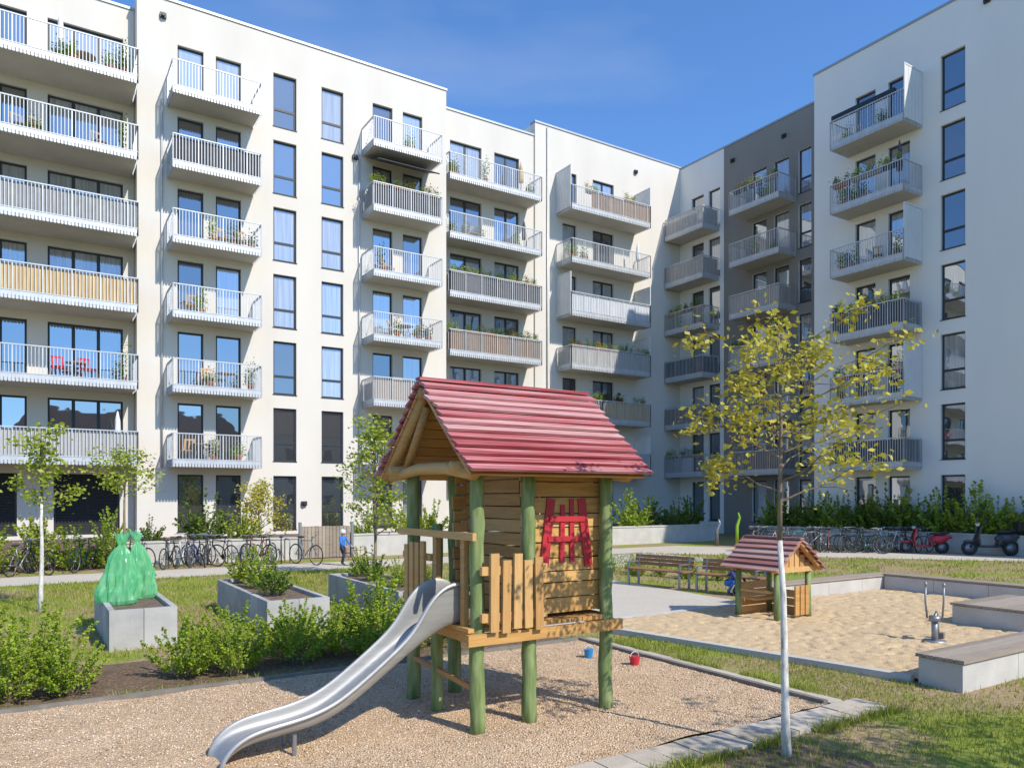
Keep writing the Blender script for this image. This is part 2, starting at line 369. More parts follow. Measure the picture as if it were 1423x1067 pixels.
us=np.concatenate([rt_.uniform(-5,7,ns//3),7.36+rt_.normal(0,.03,ns//3),rt_.uniform(3,7.5,ns//3)]); vs_=np.concatenate([9.22+rt_.normal(0,.04,ns//3),rt_.uniform(4.9,9.2,ns//3),4.42+rt_.normal(0,.04,ns//3)])
kk=np.array([noise.noise(Vector((a*1.5,c*1.5,2)))>-.05 for a,c in zip(us,vs_)]); us=us[kk];vs_=vs_[kk]
c_,sn_=math.cos(TH),math.sin(TH); P=np.stack([us*c_-vs_*sn_,us*sn_+vs_*c_,0*us],1); m_=len(P); wd=np.stack([rt_.normal(0,.004,m_),rt_.normal(0,.004,m_),0*us],1); hh=rt_.uniform(.04,.11,m_)
tip=P+np.stack([rt_.normal(0,.5,m_)*hh,rt_.normal(0,.5,m_)*hh,hh],1); Dd=np.stack([P-wd,P+wd,tip+wd*.15,tip-wd*.15],1)
o=put('grass',quads_mesh('grass',np.concatenate([A,B,C,Dd]),l_grass)); o['kind']='stuff'; o['label']='short patchy lawn grass around the playground'; o['category']='grass'
T=np.array([(1,0,0),(0,1,0),(-1,0,0),(0,-1,0),(0,0,.7),(0,0,-.7)],float)
n=34000; u=RNG.uniform(-1,7,n); v=RNG.uniform(4.92,9.08,n); c,sn=math.cos(TH),math.sin(TH)
P=np.stack([u*c-v*sn,u*sn+v*c,np.array([.033+.02*(noise.noise(Vector((a*1.3,q*1.3,3)))+.5*noise.noise(Vector((a*3.5,q*3.5,9)))) for a,q in zip(u,v)])],1)
P=P[proj_ok(P)]; n=len(P)
sc=RNG.uniform(.004,.011,(n,1,1))*RNG.uniform(.7,1.3,(n,1,3)); an=RNG.uniform(0,6.28,n)
VV=T[None]*sc; ca,sa=np.cos(an)[:,None],np.sin(an)[:,None]
VV=np.stack([VV[:,:,0]*ca-VV[:,:,1]*sa,VV[:,:,0]*sa+VV[:,:,1]*ca,VV[:,:,2]],2)+P[:,None]
fc=np.array([(0,1,4),(1,2,4),(2,3,4),(3,0,4),(1,0,5),(2,1,5),(3,2,5),(0,3,5)])
me=bpy.data.meshes.new('loose_gravel'); me.vertices.add(n*6); me.vertices.foreach_set('co',VV.reshape(-1).astype(np.float32))
idx=(fc[None]+np.arange(n)[:,None,None]*6).reshape(-1).astype(np.int32)
me.loops.add(len(idx)); me.loops.foreach_set('vertex_index',idx); me.polygons.add(n*8); me.polygons.foreach_set('loop_start',np.arange(n*8,dtype=np.int32)*3); me.update(calc_edges=True)
me.materials.append(M('pebbles',[(.22,.15,.08),(.54,.39,.25),(.70,.53,.38),(.84,.72,.58)],.85,3,island=1))
o=put('loose_gravel',me); o['kind']='stuff'; o['label']='loose tan pebbles scattered on the gravel bed'; o['category']='gravel'

# ------------------------------------------------------------------ buildings
FH=2.95
def zf(k): return 3.65+FH*(k-1) if k>=1 else .70
WC={}
def window_mesh(w,h,kind):
    key=(round(w,2),round(h,2),kind)
    if key in WC: return WC[key]
    b=MB(); t=.075
    b.box(0,w,-.03,.04,0,t); b.box(0,w,-.03,.04,h-t,h); b.box(0,t,-.03,.04,t,h-t); b.box(w-t,w,-.03,.04,t,h-t)
    b.box(-.03,w+.03,-.19,-.03,-.03,.0)
    if kind=='win': b.box(t,w-t,-.03,.04,.76,.86)
    if kind=='wide':
        for i in (1,2): b.box(w*i/3-.06,w*i/3+.06,-.03,.04,t,h-t)
    if kind=='duo': b.box(w/2-.06,w/2+.06,-.03,.04,t,h-t)
    fm=b.mesh('window_frame',[m_frame])
    g=MB(); g.quad((t,.0,t),(w-t,.0,t),(w-t,.0,h-t),(t,.0,h-t)); gm=g.mesh('window_glass',[m_glass])
    sh=MB()
    for i in range(int(h/.11)): sh.box(t,w-t,-.02,.02,t+i*.11,t+i*.11+.10)
    sm=sh.mesh('roller_shutter',[m_dark])
    WC[key]=(fm,gm,sm); return WC[key]
class Bld:
    def __init__(s,label,rot,x0,x1,yw,zt,ops,mat,depth=11,name='apartment_building',bands=None):
        s.rot=rot;s.x0=x0;s.yw=yw
        s.root=top(put(name,None,loc=F(rot,x0,yw,0),rot=rot),label,'building','white apartment blocks around the courtyard')
        W=x1-x0; b=MB()
        ops=[(a-x0,b_-x0,c_,d,k) for a,b_,c_,d,k in ops]
        xs=sorted(set([0,W]+[o[0] for o in ops]+[o[1] for o in ops]+([x-x0 for x in bands] if bands else [])))
        zs=sorted(set([0,zt]+[o[2] for o in ops]+[o[3] for o in ops]))
        for i in range(len(xs)-1):
            for j in range(len(zs)-1):
                cx=(xs[i]+xs[i+1])/2; cz=(zs[j]+zs[j+1])/2
                if any(o[0]<cx<o[1] and o[2]<cz<o[3] for o in ops): continue
                mi=1 if bands and cx>bands[0]-x0 else 0
                b.quad((xs[i],0,zs[j]),(xs[i+1],0,zs[j]),(xs[i+1],0,zs[j+1]),(xs[i],0,zs[j+1]),mi)
        D=.2
        for a,b_,c_,d,k in ops:
            b.quad((a,0,c_),(a,D,c_),(a,D,d),(a,0,d)); b.quad((b_,D,c_),(b_,0,c_),(b_,0,d),(b_,D,d))
            b.quad((a,0,d),(a,D,d),(b_,D,d),(b_,0,d)); b.quad((a,D,c_),(a,0,c_),(b_,0,c_),(b_,D,c_))
        b.quad((0,depth,0),(0,0,0),(0,0,zt),(0,depth,zt)); b.quad((W,0,0),(W,depth,0),(W,depth,zt),(W,0,zt),1 if bands else 0)
        b.quad((W,depth,0),(0,depth,0),(0,depth,zt),(W,depth,zt)); b.quad((0,0,zt),(W,0,zt),(W,depth,zt),(0,depth,zt))
        put('wall',b.mesh('wall',mat),s.root)
        c=MB(); c.box(-.04,W+.04,-.05,.45,zt+.003,zt+.10); put('roof_coping',c.mesh('roof_coping',[m_cop]),s.root)
        for a,b_,c_,d,k in ops:
            fm,gm,sm=window_mesh(b_-a,d-c_,k if k!='shut' else 'duo')
            wo=put('window' if k in('win','wide') else 'balcony_door',fm,s.root,(a,.16,c_))
            if k=='shut': put('shutter',sm,wo,(0,-.02,0))
            else: put('glass',gm,wo)
    def vent(s,x,z):
        b=MB(); b.box(-.12,.12,-.12,-.002,-.1,.1); b.tube([(0,-.12,0),(0,-.2,0)],.07,10); put('wall_vent',b.mesh('wall_vent',[m_frame]),s.root,(x-s.x0,0,z))
    def pipe(s,x,z0,z1):
        b=MB(); b.tube([(0,-.06,z0),(0,-.06,z1)],.04,8); put('downpipe',b.mesh('downpipe',[m_rail],True),s.root,(x-s.x0,0,0))
BC={}
def bal_mesh(w,d):
    key=(round(w,2),round(d,2))
    if key in BC: return BC[key]
    b=MB(); b.box(0,w,-d,-.001,-.2,0); sl=b.mesh('balcony_slab',[m_slab])
    r=MB(); H=1.08; e=.03
    def run(p0,p1):
        p0=Vector(p0);p1=Vector(p1); Ln=(p1-p0).length; n=int(Ln/.115)
        r.beam(p0+Vector((0,0,H)),p1+Vector((0,0,H)),.045,.04)
        r.beam(p0+Vector((0,0,.06)),p1+Vector((0,0,.06)),.03,.03)
        for i in range(n+1):
            q=p0+(p1-p0)*i/n; t=.022 if i in(0,n) or i%8==0 else .011
            r.box(q.x-t,q.x+t,q.y-.008,q.y+.008,-.24,H-.01)
        dd=(p1-p0)/n
        for i in range(n):
            q=p0+dd*i; q2=q+dd*.62
            r.quad(q+Vector((0,0,-.25)),q2+Vector((0,0,-.25)),q2+Vector((0,0,-.12)),q+Vector((0,0,-.12)))
        r.quad(p0+Vector((0,0,-.12)),p1+Vector((0,0,-.12)),p1+Vector((0,0,.06)),p0+Vector((0,0,.06)))
    run((-e,-d-e,0),(w+e,-d-e,0)); run((-e,-d-e,0),(-e,-.03,0)); run((w+e,-d-e,0),(w+e,-.03,0))
    rm=r.mesh('railing',[m_rail]); BC[key]=(sl,rm); return BC[key]
LC={}
def foliage_mesh(w,d,h,n,mat,seed,size=.07):
    key=(w,d,h,n,mat.name,seed)
    if key not in LC:
        r=np.random.default_rng(seed)
        k=max(3,int(w*5)); cs=np.stack([r.uniform(-w/2,w/2,k),r.uniform(-d/2,d/2,k),r.uniform(.1,.6,k)*h],1)
        C=cs[r.integers(0,k,n)]+r.normal(size=(n,3))*np.array([.09,.06,h*.28]); C[:,2]=np.abs(C[:,2])
        LC[key]=quads_mesh('foliage',leaf_quads(C,size,r),mat)
    return LC[key]
def flower_box(loc,rot,w=.8,seed=0,mats=None,h=.42):
    b=MB(); b.box(-w/2,w/2,-.09,.09,0,.17); b.box(-w/2-.01,w/2+.01,-.1,.1,.17,.19)
    mt=random.choice([m_terra,m_wgrey,m_blackm]) if mats is None else mats
    o=top(put('flower_box',b.mesh('flower_box',[mt]),loc=loc,rot=rot),'narrow flower box with green plants on a balcony railing','flower box','flower boxes on balconies')
    put('plant',foliage_mesh(w,.14,h,280,random.choice([l_shrub,l_hedge,l_hedge,l_lime]),seed%4,.085),o,(0,0,.18))
    if seed%2: put('flower',foliage_mesh(w,.14,h,60,random.choice([l_red,l_pink]),seed%3,.06),o,(0,-.03,.2))
    return o
def potted(loc,h=.6,seed=0,mat=None):
    b=MB(); b.tube([(0,0,0),(0,0,.26),(0,0,.3)],[.11,.16,.17],12)
    o=top(put('potted_plant',b.mesh('plant_pot',[mat or m_terra],True),loc=loc),'leafy plant in a round pot on a balcony floor','potted plant','potted plants on balconies')
    put('plant',foliage_mesh(.34,.34,h,340,random.choice([l_shrub,l_hedge]),seed%4,.10),o,(0,0,.28)); return o
def umbrella(loc,h=2.1,mat=None):
    b=MB(); b.tube([(0,0,0),(0,0,h)],.02,8,1); b.tube([(0,0,0),(0,0,.06)],.22,14,1)
    b.tube([(0,0,h*.4),(0,0,h*.5),(0,0,h*.8),(0,0,h)],[.1,.12,.09,.02],10,0,wob=.2)
    return top(put('parasol',b.mesh('parasol',[mat or m_whitec,m_metal],True),loc=loc),'closed parasol standing on a balcony','parasol')
def chair(loc,rot,mat,lab):
    b=MB(); z=.44
    b.beam((-.22,0,z),(.22,0,z),.42,.03)
    bk=MB()
    for x in(-.18,0,.18): bk.beam((x,.2,z),(x,.32,.92),.06,.02)
    bk.beam((-.22,.31,.9),(.22,.31,.9),.03,.07)
    o=top(put('garden_chair',b.mesh('seat',[mat]),loc=loc,rot=rot),lab,'chair','garden chairs on balconies')
    put('backrest',bk.mesh('backrest',[mat]),o)
    for x in(-.2,.2):
        for y in(-.19,.19):
            l=MB(); l.tube([(x,y,z),(x*1.1,y*1.1,0)],.014,6); put('leg',l.mesh('leg',[m_metal]),o)
    return o
def table(loc,rot=0):
    b=MB(); b.tube([(0,0,.70),(0,0,.73)],.38,20)
    o=top(put('round_table',b.mesh('table_top',[m_wgrey]),loc=loc,rot=rot),'small round wooden table on a balcony','table')
    for k in range(3):
        a=k*2.09; l=MB(); l.tube([(.1*math.cos(a),.1*math.sin(a),.7),(.3*math.cos(a),.3*math.sin(a),0)],.015,6); put('leg',l.mesh('leg',[m_metal]),o)
    return o

def balcony(B,x0,x1,k,d=1.4,scr=None,left=False,right=False,frac=(0,1),boxes=0,pots=0):
    w=x1-x0; sl,rm=bal_mesh(w,d)
    z=zf(k)-.02
    o=put('balcony',sl,B.root,(x0-B.x0,0,z)); put('railing',rm,o)
    if scr:
        b=MB(); e=.055; a0,a1=frac[0]*w,frac[1]*w
        n=max(4,int((a1-a0)/.2))
        for i in range(n):
            xa=a0+(a1-a0)*i/n; xb=a0+(a1-a0)*(i+1)/n; ya=-d+e+random.uniform(-.006,.006)
            b.quad((xa,ya,.04),(xb,ya,.04),(xb,ya,1.03+random.uniform(-.01,.01)),(xa,ya,1.03))
        if frac[0]==0: b.quad((.03,-d+e,.04),(.03,-.1,.04),(.03,-.1,1.03),(.03,-d+e,1.03))
        if frac[1]==1: b.quad((w-.03,-d+e,.04),(w-.03,-.1,.04),(w-.03,-.1,1.03),(w-.03,-d+e,1.03))
        put('privacy_screen',b.mesh('privacy_screen',[screens[scr]]),o)
    for f,x in((left,-.07),(right,w+.03)):
        if f:
            b=MB()
            for i in range(5): b.box(x,x+.03,-d+.05+i*(d-.1)/5,-d+.035+(i+1)*(d-.1)/5,-.1,2.12)
            b.box(x-.01,x+.04,-d-.01,-d+.04,-.2,2.2); b.box(x-.01,x+.04,-.05,-.01,-.2,2.2); b.box(x-.01,x+.04,-d+.04,-.05,2.14,2.2)
            put('side_panel',b.mesh('side_panel',[m_panel]),o)
    for i in range(boxes):
        fx=x0+w*(i+.5)/boxes+random.uniform(-.1,.1)
        flower_box(F(B.rot,fx,B.yw-d+.16,z+.93),B.rot,min(.8,w/boxes*.9),seed=int(fx*10)+k)
    for i in range(pots):
        fx=x0+random.uniform(.2,w-.2)
        potted(F(B.rot,fx,B.yw-d+random.uniform(.25,.6),z+.001),random.uniform(.5,1.1),k+i)
    return o
def on(B,x,dy,k): return F(B.rot,x,B.yw-dy,zf(k)-.018)

def win_col(xa,xb,ks,kind='win'): 
    return [(xa,xb,(zf(k)+(.12 if kind=='win' else .06) if k else zf(0)+.05),(zf(k)+(2.46 if kind=='win' else 2.42) if k else zf(0)+2.42),kind) for k in ks]
K=range(0,7)
K1=range(1,7)
A_=Bld('cream rendered apartment block with long continuous steel balconies',ROTL,-9,3.62,34.5,22.1,
   win_col(.6,3.22,K1,'wide')+win_col(-.95,-.08,K1,'door')+win_col(-4.6,-2.4,K1,'wide')+win_col(-7.5,-5.4,K1,'wide')+[(.8,3.1,.75,3.1,'shut'),(-3.2,-.4,.75,3.1,'shut')],[m_cream])
for k,kw in {6:dict(pots=9),5:dict(pots=5),4:dict(scr='grey'),3:dict(scr='bamboo'),2:dict(pots=8),1:dict(scr='lgrey')}.items():
    balcony(A_,-8.8,3.5,k,2.1,**kw)
umbrella(on(A_,1.0,1.3,6)); table(on(A_,1.8,1.2,6)); umbrella(on(A_,2.9,1.4,1),1.9); potted(on(A_,3.1,1.7,6),1.2,1); potted(on(A_,2.6,1.8,6),.9,2); potted(on(A_,3.2,1.2,2),1.5,3); potted(on(A_,3.1,1.5,5),1.3,0)
for x,c in((1.0,m_redp),(1.9,m_redp)): chair(on(A_,x,1.4,2),ROTL+.4,c,'red garden chair standing on a balcony')
for x in(-.3,2.3): chair(on(A_,x,1.3,5),ROTL+.4,m_wgrey,'dark wooden garden chair standing on a balcony')
table(on(A_,1.5,1.2,2)); chair(on(A_,.2,1.4,5),ROTL,m_wgrey,'dark wooden garden chair standing on a balcony')
B_=Bld('tall cream rendered apartment block with two columns of steel balconies',ROTL,3.64,17.6,33.7,22.5,
   win_col(5.15,6.16,K,'door')+win_col(6.65,7.68,K,'door')+win_col(9.05,10.07,K)+win_col(11.22,12.25,K)+win_col(13.69,14.7,K,'door')+win_col(15.24,16.28,K,'door'),[m_cream])
for k,kw in {6:{},5:dict(scr='dark'),4:dict(pots=3),3:dict(pots=1),2:dict(pots=2),1:dict(pots=2)}.items(): balcony(B_,4.8,8.15,k,1.4,**kw)
for k,kw in {6:dict(pots=1),5:dict(scr='dark',boxes=4),4:dict(pots=1),3:dict(pots=3),2:dict(scr='beige'),1:{}}.items(): balcony(B_,13.2,16.6,k,1.4,**kw)
for x,k in((6.8,4),(7.4,4),(14.5,3),(15.6,3),(6.2,2),(5.4,1),(6.4,1),(5.5,3),(14.2,4)): chair(on(B_,x,.7,k),ROTL+random.uniform(-1,1),random.choice([m_wgrey,m_woodv,m_whitec]),'folding garden chair on a balcony behind steel bars')
table(on(B_,6.9,.8,2)); table(on(B_,5.9,.8,1)); table(on(B_,15.0,.8,3))
B_.vent(4.6,21.8); B_.vent(10.4,1.9); B_.vent(12.8,18); B_.pipe(4.55,3.4,18.4); B_.pipe(13.0,3.4,18.4)
b=MB(); n=6
for i in range(n):
    x0=3.1*i/n; b.quad((x0,-.05,0),(x0+3.1/n,-.05,0),(x0+3.1/n,-1.5,-.55),(x0,-1.5,-.55),i%2)
b.tube([(0,-1.5,-.55),(3.1,-1.5,-.55)],.035,8,1)
put('awning',b.mesh('awning',[screens['dark'],m_frame]),B_.root,(13.35-3.64,0,zf(6)-.3))
C_=Bld('cream recessed apartment block with wide steel balconies',ROTL,17.62,23.78,35.0,22.35,
   win_col(18.5,20.4,K,'duo')+win_col(21.2,22.8,K,'duo'),[m_cream])
for k,kw in {6:dict(pots=5),5:dict(pots=4),4:dict(scr='dark',boxes=6),3:dict(scr='brown',boxes=6),2:dict(scr='beige',boxes=2),1:dict(pots=2)}.items(): balcony(C_,17.75,23.3,k,1.4,**kw)
umbrella(on(C_,22.4,.8,6),1.9,screens['bamboo']); chair(on(C_,19.5,.7,5),ROTL,m_wgrey,'wooden garden chair on a wide balcony'); umbrella(on(C_,22.6,.8,5),1.7,screens['dark'])
D_=Bld('cream rendered apartment block with balconies framed by white side panels',ROTL,23.8,35.0,34.9,23.1,
   win_col(25.7,26.7,K,'door')+win_col(27.9,29.5,K,'duo'),[m_cream])
for k,kw in {6:dict(scr='brown',frac=(.25,1),left=True,right=True,boxes=2),5:dict(left=False,pots=3),4:dict(scr='white',left=True,right=True),3:dict(scr='lgrey',boxes=6,right=True),2:dict(scr='bamboo',boxes=4,frac=(.4,1)),1:dict(right=True)}.items(): balcony(D_,25.3,31.1,k,1.4,**kw)
umbrella(on(D_,30.6,.9,5),2.0); D_.vent(31.2,22.0); D_.pipe(24.6,3,23)
E_=Bld('grey rendered corner apartment block with white bay and small balconies',ROTR,-34.9,-23.4,35.0,23.0,
   win_col(-33.9,-32.9,K,'door')+win_col(-32.5,-31.6,K,'door')+win_col(-29.2,-28.2,K,'door')+win_col(-27.7,-26.7,K,'door')+win_col(-26.1,-25.3,K),[m_white,m_grey],bands=[-31.3])
for k,kw in {6:dict(scr='lgrey'),5:dict(scr='beige'),4:dict(boxes=4,scr=None,pots=2),3:dict(scr='dark'),2:dict(scr='brown'),1:dict(boxes=3)}.items(): balcony(E_,-34.75,-31.7,k,1.4,**kw)
for k,kw in {6:dict(boxes=3,pots=3),5:dict(pots=2),4:dict(scr='beige'),3:dict(scr='lgrey',boxes=3),2:dict(pots=2),1:dict(scr='brown')}.items(): balcony(E_,-29.6,-26.3,k,1.4,**kw)
E_.vent(-30.6,22); E_.vent(-27,22.0)
G_=Bld('white apartment block in shade with balconies and tall narrow windows',ROTR,-23.4,-3,32.6,22.9,
   win_col(-21.2,-20.2,K,'door')+win_col(-19.6,-18.6,K,'door')+win_col(-17.27,-16.27,K)+win_col(-13.5,-12.5,K)+win_col(-10,-9,K),[m_white])
for k,kw in {6:dict(right=True,scr=None,pots=2),5:dict(pots=4,boxes=4),4:dict(right=True,pots=3),3:dict(scr='dark',boxes=5),2:dict(boxes=4,right=True,pots=2),1:dict(scr='dark',pots=1)}.items(): balcony(G_,-21.5,-18.1,k,1.4,**kw)
b=MB(); b.box(.0,3.0,-1.4,-1.2,1.1,1.32); put('planter_trough',b.mesh('planter_trough',[m_blackm]),G_.root,(1.9,0,zf(6)))
umbrella(on(G_,-18.6,.8,5),2.2,screens['dark']); chair(on(G_,-19.6,.8,4),ROTR+.5,m_woodv,'wooden deck chair on a balcony'); G_.vent(-15.4,22.2)
m_roof=M('brown_roof_tiles',[(.12,.06,.04),(.2,.1,.07)],.8,3)
m_beige=M('beige_render',[(.36,.31,.25),(.45,.40,.33)],.9,1)
def backblock(u0,u1,v0,h):
    W=u1-u0; r=top(put('neighbour_house',None,loc=UV(u1,v0),rot=TH+math.pi),'plain older house with dark tiled roof across the street','house','older houses across the street')
    b=MB(); b.box(0,W,0,10,0,h); put('wall',b.mesh('wall',[m_beige]),r)
    b=MB(); b.add([(-.3,-.3,h),(W+.3,-.3,h),(W+.3,10.3,h),(-.3,10.3,h),(2,5,h+4),(W-2,5,h+4)],[(0,1,5,4),(1,2,5),(2,3,4,5),(3,0,4),(0,3,2,1)]); put('roof',b.mesh('roof',[m_roof]),r,(0,0,.01))
    for i in range(int(W/2.6)):
        for j in range(int(h/3)):
            b=MB(); b.box(0,1.2,-.04,-.002,0,1.5); put('window',b.mesh('window',[m_frame]),r,(1+i*2.6,0,1+j*3))
backblock(-2,24,-34,9); backblock(27,50,-36,10.5)

# ------------------------------------------------------------------ terrace walls
def rwall(u0,u1,v0,v1,h,label,mat=m_concl):
    b=MB(); b.box(0,u1-u0,0,v1-v0,0,h)
    L_=u1-u0
    if L_>1.5: b.box(-.02,L_+.02,-.03,v1-v0+.03,h+.002,h+.06,1)
    return top(put('retaining_wall',b.mesh('retaining_wall',[mat,m_concl]),loc=UV(u0,v0),rot=TH),label,'wall')
rwall(2.4,8.0,26.5,26.7,.72,'low light concrete retaining wall behind parked bicycles')
rwall(9.9,16.5,26.5,26.7,.78,'low light concrete retaining wall with shrubs above')
rwall(21.5,29.0,26.5,26.7,.78,'low light concrete retaining wall beside the path')
rwall(21.5,21.7,26.72,34.0,.78,'side of a low concrete retaining wall')
rwall(-12,-3.2,26.5,26.7,.6,'low light concrete retaining wall under the hedge')
b=MB(); b.box(0,.2,-16,0,0,.7); b.box(-.03,.23,-16,0,.702,.76)
top(put('retaining_wall',b.mesh('retaining_wall',[m_concl]),loc=UV(31.0,25.5),rot=TH),'long low concrete wall behind the parked bicycles','wall')
b=MB(); b.box(-14,16.5,26.72,34.4,.0,.55); b.box(21.72,29,26.72,34.8,.0,.6); b.box(31.22,32.58,9.5,25.5,0,.6); struct(put('raised_ground',b.mesh('raised_ground',[m_soil]),rot=TH))
b=MB()
for i in range(14): b.box(i*.13,i*.13+.115,-.02,.02,.03,1.15+random.uniform(-.01,.01))
b.box(0,1.82,.021,.06,.2,.3); b.box(0,1.82,.021,.06,.9,1.0)
g=top(put('wooden_gate',b.mesh('gate_boards',[m_wgrey]),loc=UV(8.05,26.45),rot=TH),'weathered wooden slat gate between two concrete walls','gate')
for x in(-.06,1.85):
    p=MB(); p.box(x,x+.09,-.05,.05,0,1.3); put('gate_post',p.mesh('gate_post',[m_metal]),g)

# ------------------------------------------------------------------ vegetation
def shrub_mesh(seed,r,h,n,size,mat,loose=1.0):
    rg=np.random.default_rng(seed); ns=int(22+r*28)
    C=[];b=MB()
    per=n//ns
    for i in range(ns):
        a=rg.uniform(0,6.28); rr=r*math.sqrt(rg.uniform(0,1)); hh=h*(1-.45*(rr/r)**2)*rg.uniform(.45,1.35)
        p0=np.array([.25*rr*math.cos(a),.25*rr*math.sin(a),0]); p2=np.array([rr*math.cos(a),rr*math.sin(a),hh]); p1=(p0+p2)/2+np.array([0,0,.15*hh])
        t=rg.uniform(.12,1,per)**.75; t=t[:,None]
        Q=(1-t)**2*p0+2*t*(1-t)*p1+t*t*p2
        C.append(Q+rg.normal(size=Q.shape)*.052*loose*(1.25-t)*min(1.2,max(.7,r)))
        b.tube([p0,p1,p2],[.007,.005,.002],3,cap=False)
    C=np.concatenate(C); C[:,2]=np.maximum(C[:,2],.02)
    return quads_mesh('foliage',leaf_quads(C,size,rg,asp=.6),mat), b.mesh('stems',[m_bark])
def shrub(loc,fm,rot,scale,label,group):
    o=top(put('shrub',fm[1],loc=loc,rot=rot,scale=scale),label,'shrub',group)
    put('foliage',fm[0],o); return o
near=[shrub_mesh(i,.68,.82,4500,.052,l_shrub) for i in range(6)]
mid=[shrub_mesh(20+i,.6,.9,1700,.085,m) for i,m in enumerate([l_shrub,l_hedge,l_lime,l_hedge])]
fs=[(-1.3,9.9,1.0),(-.75,10.5,1.2),(-.2,9.85,.85),(.35,9.75,.7),(.1,10.8,.95),(1.6,9.95,.8),(2.2,9.8,.75),(2.3,10.5,.8),(2.95,9.95,.8),(3.1,10.7,.8),(3.55,10.3,.85),(4.15,9.9,.95),(4.3,10.6,1.15),(4.9,10.1,.9),(-1.8,10.9,1.25),(-1.2,11.4,1.15),(5.2,11.0,.85),(5.7,10.3,.7),(-2.6,10.2,1.1)]
for i,(u,v,sc) in enumerate(fs):
    shrub(UV(u,v),near[i%6],random.uniform(0,6),(sc*random.uniform(.95,1.15),sc,sc*random.uniform(.8,1.1)),'dense light green leafy shrub at the edge of the gravel','low shrubs along the gravel edge')
for (u,v,sc,k) in [(3.5,13.0,.6,1),(3.6,14.2,.7,0),(3.5,15.2,.65,2),(5.8,13.0,.5,0),(5.8,14.3,.6,1),(5.9,15.2,.55,0)]:
    shrub(UV(u,v,.52),mid[k],random.uniform(0,6),sc,'leafy plants growing in a concrete raised bed','plants in the raised beds')
for (u,v,sc,k) in [(-4.5,14.5,.5,0),(-6,17,.6,2),(8.6,17.6,.5,2),(7.2,18.5,.6,0),(2.3,19.5,.5,2),(-3.0,19.0,.55,0)]:
    shrub(UV(u,v,0),mid[k],random.uniform(0,6),sc,'small loose green plant growing in the lawn','small plants in the lawn')
for i in range(15):
    u=-7+i*1.5+random.uniform(-.3,.3)
    if 7.3<u<9.7: continue
    shrub(UV(u,27.5+random.uniform(-.3,.8),.5),mid[random.choice([0,1,2])],random.uniform(0,6),random.uniform(.9,1.3) if u<4 else random.uniform(1.1,1.8),'green shrub in the planting strip before the building','shrubs before the apartment blocks')
for i in range(12):
    if not 2.6<-6.5+i*.95<9.9: shrub(UV(-6.5+i*.95,26.2+random.uniform(-.2,.2),0),mid[random.choice([0,2,0])],random.uniform(0,6),random.uniform(.9,1.3),'yellow-green shrub behind the bicycle stands','shrubs behind the bicycles')
for i in range(8): shrub(UV(22.3+i*.9,27.4+random.uniform(-.2,.8),.55),mid[random.choice([1,3,0])],random.uniform(0,6),random.uniform(1.1,1.8),'dark green shrub above the low concrete wall','shrubs before the apartment blocks')
for i in range(20): shrub(UV(31.8+random.uniform(-.2,.2),25.2-i*.75,.55),mid[random.choice([1,2,0,0])],random.uniform(0,6),random.uniform(1.3,2.2),'bushy green hedge shrub before the white block','hedge shrubs behind the right bicycles')
for i in range(10): shrub(UV(14.6+random.uniform(-.8,.8)+i*.15,17.0-i*.4,0),mid[2 if i%2 else 0],random.uniform(0,6),random.uniform(.3,.7),'small pale green plant beside the benches','small plants behind the benches')

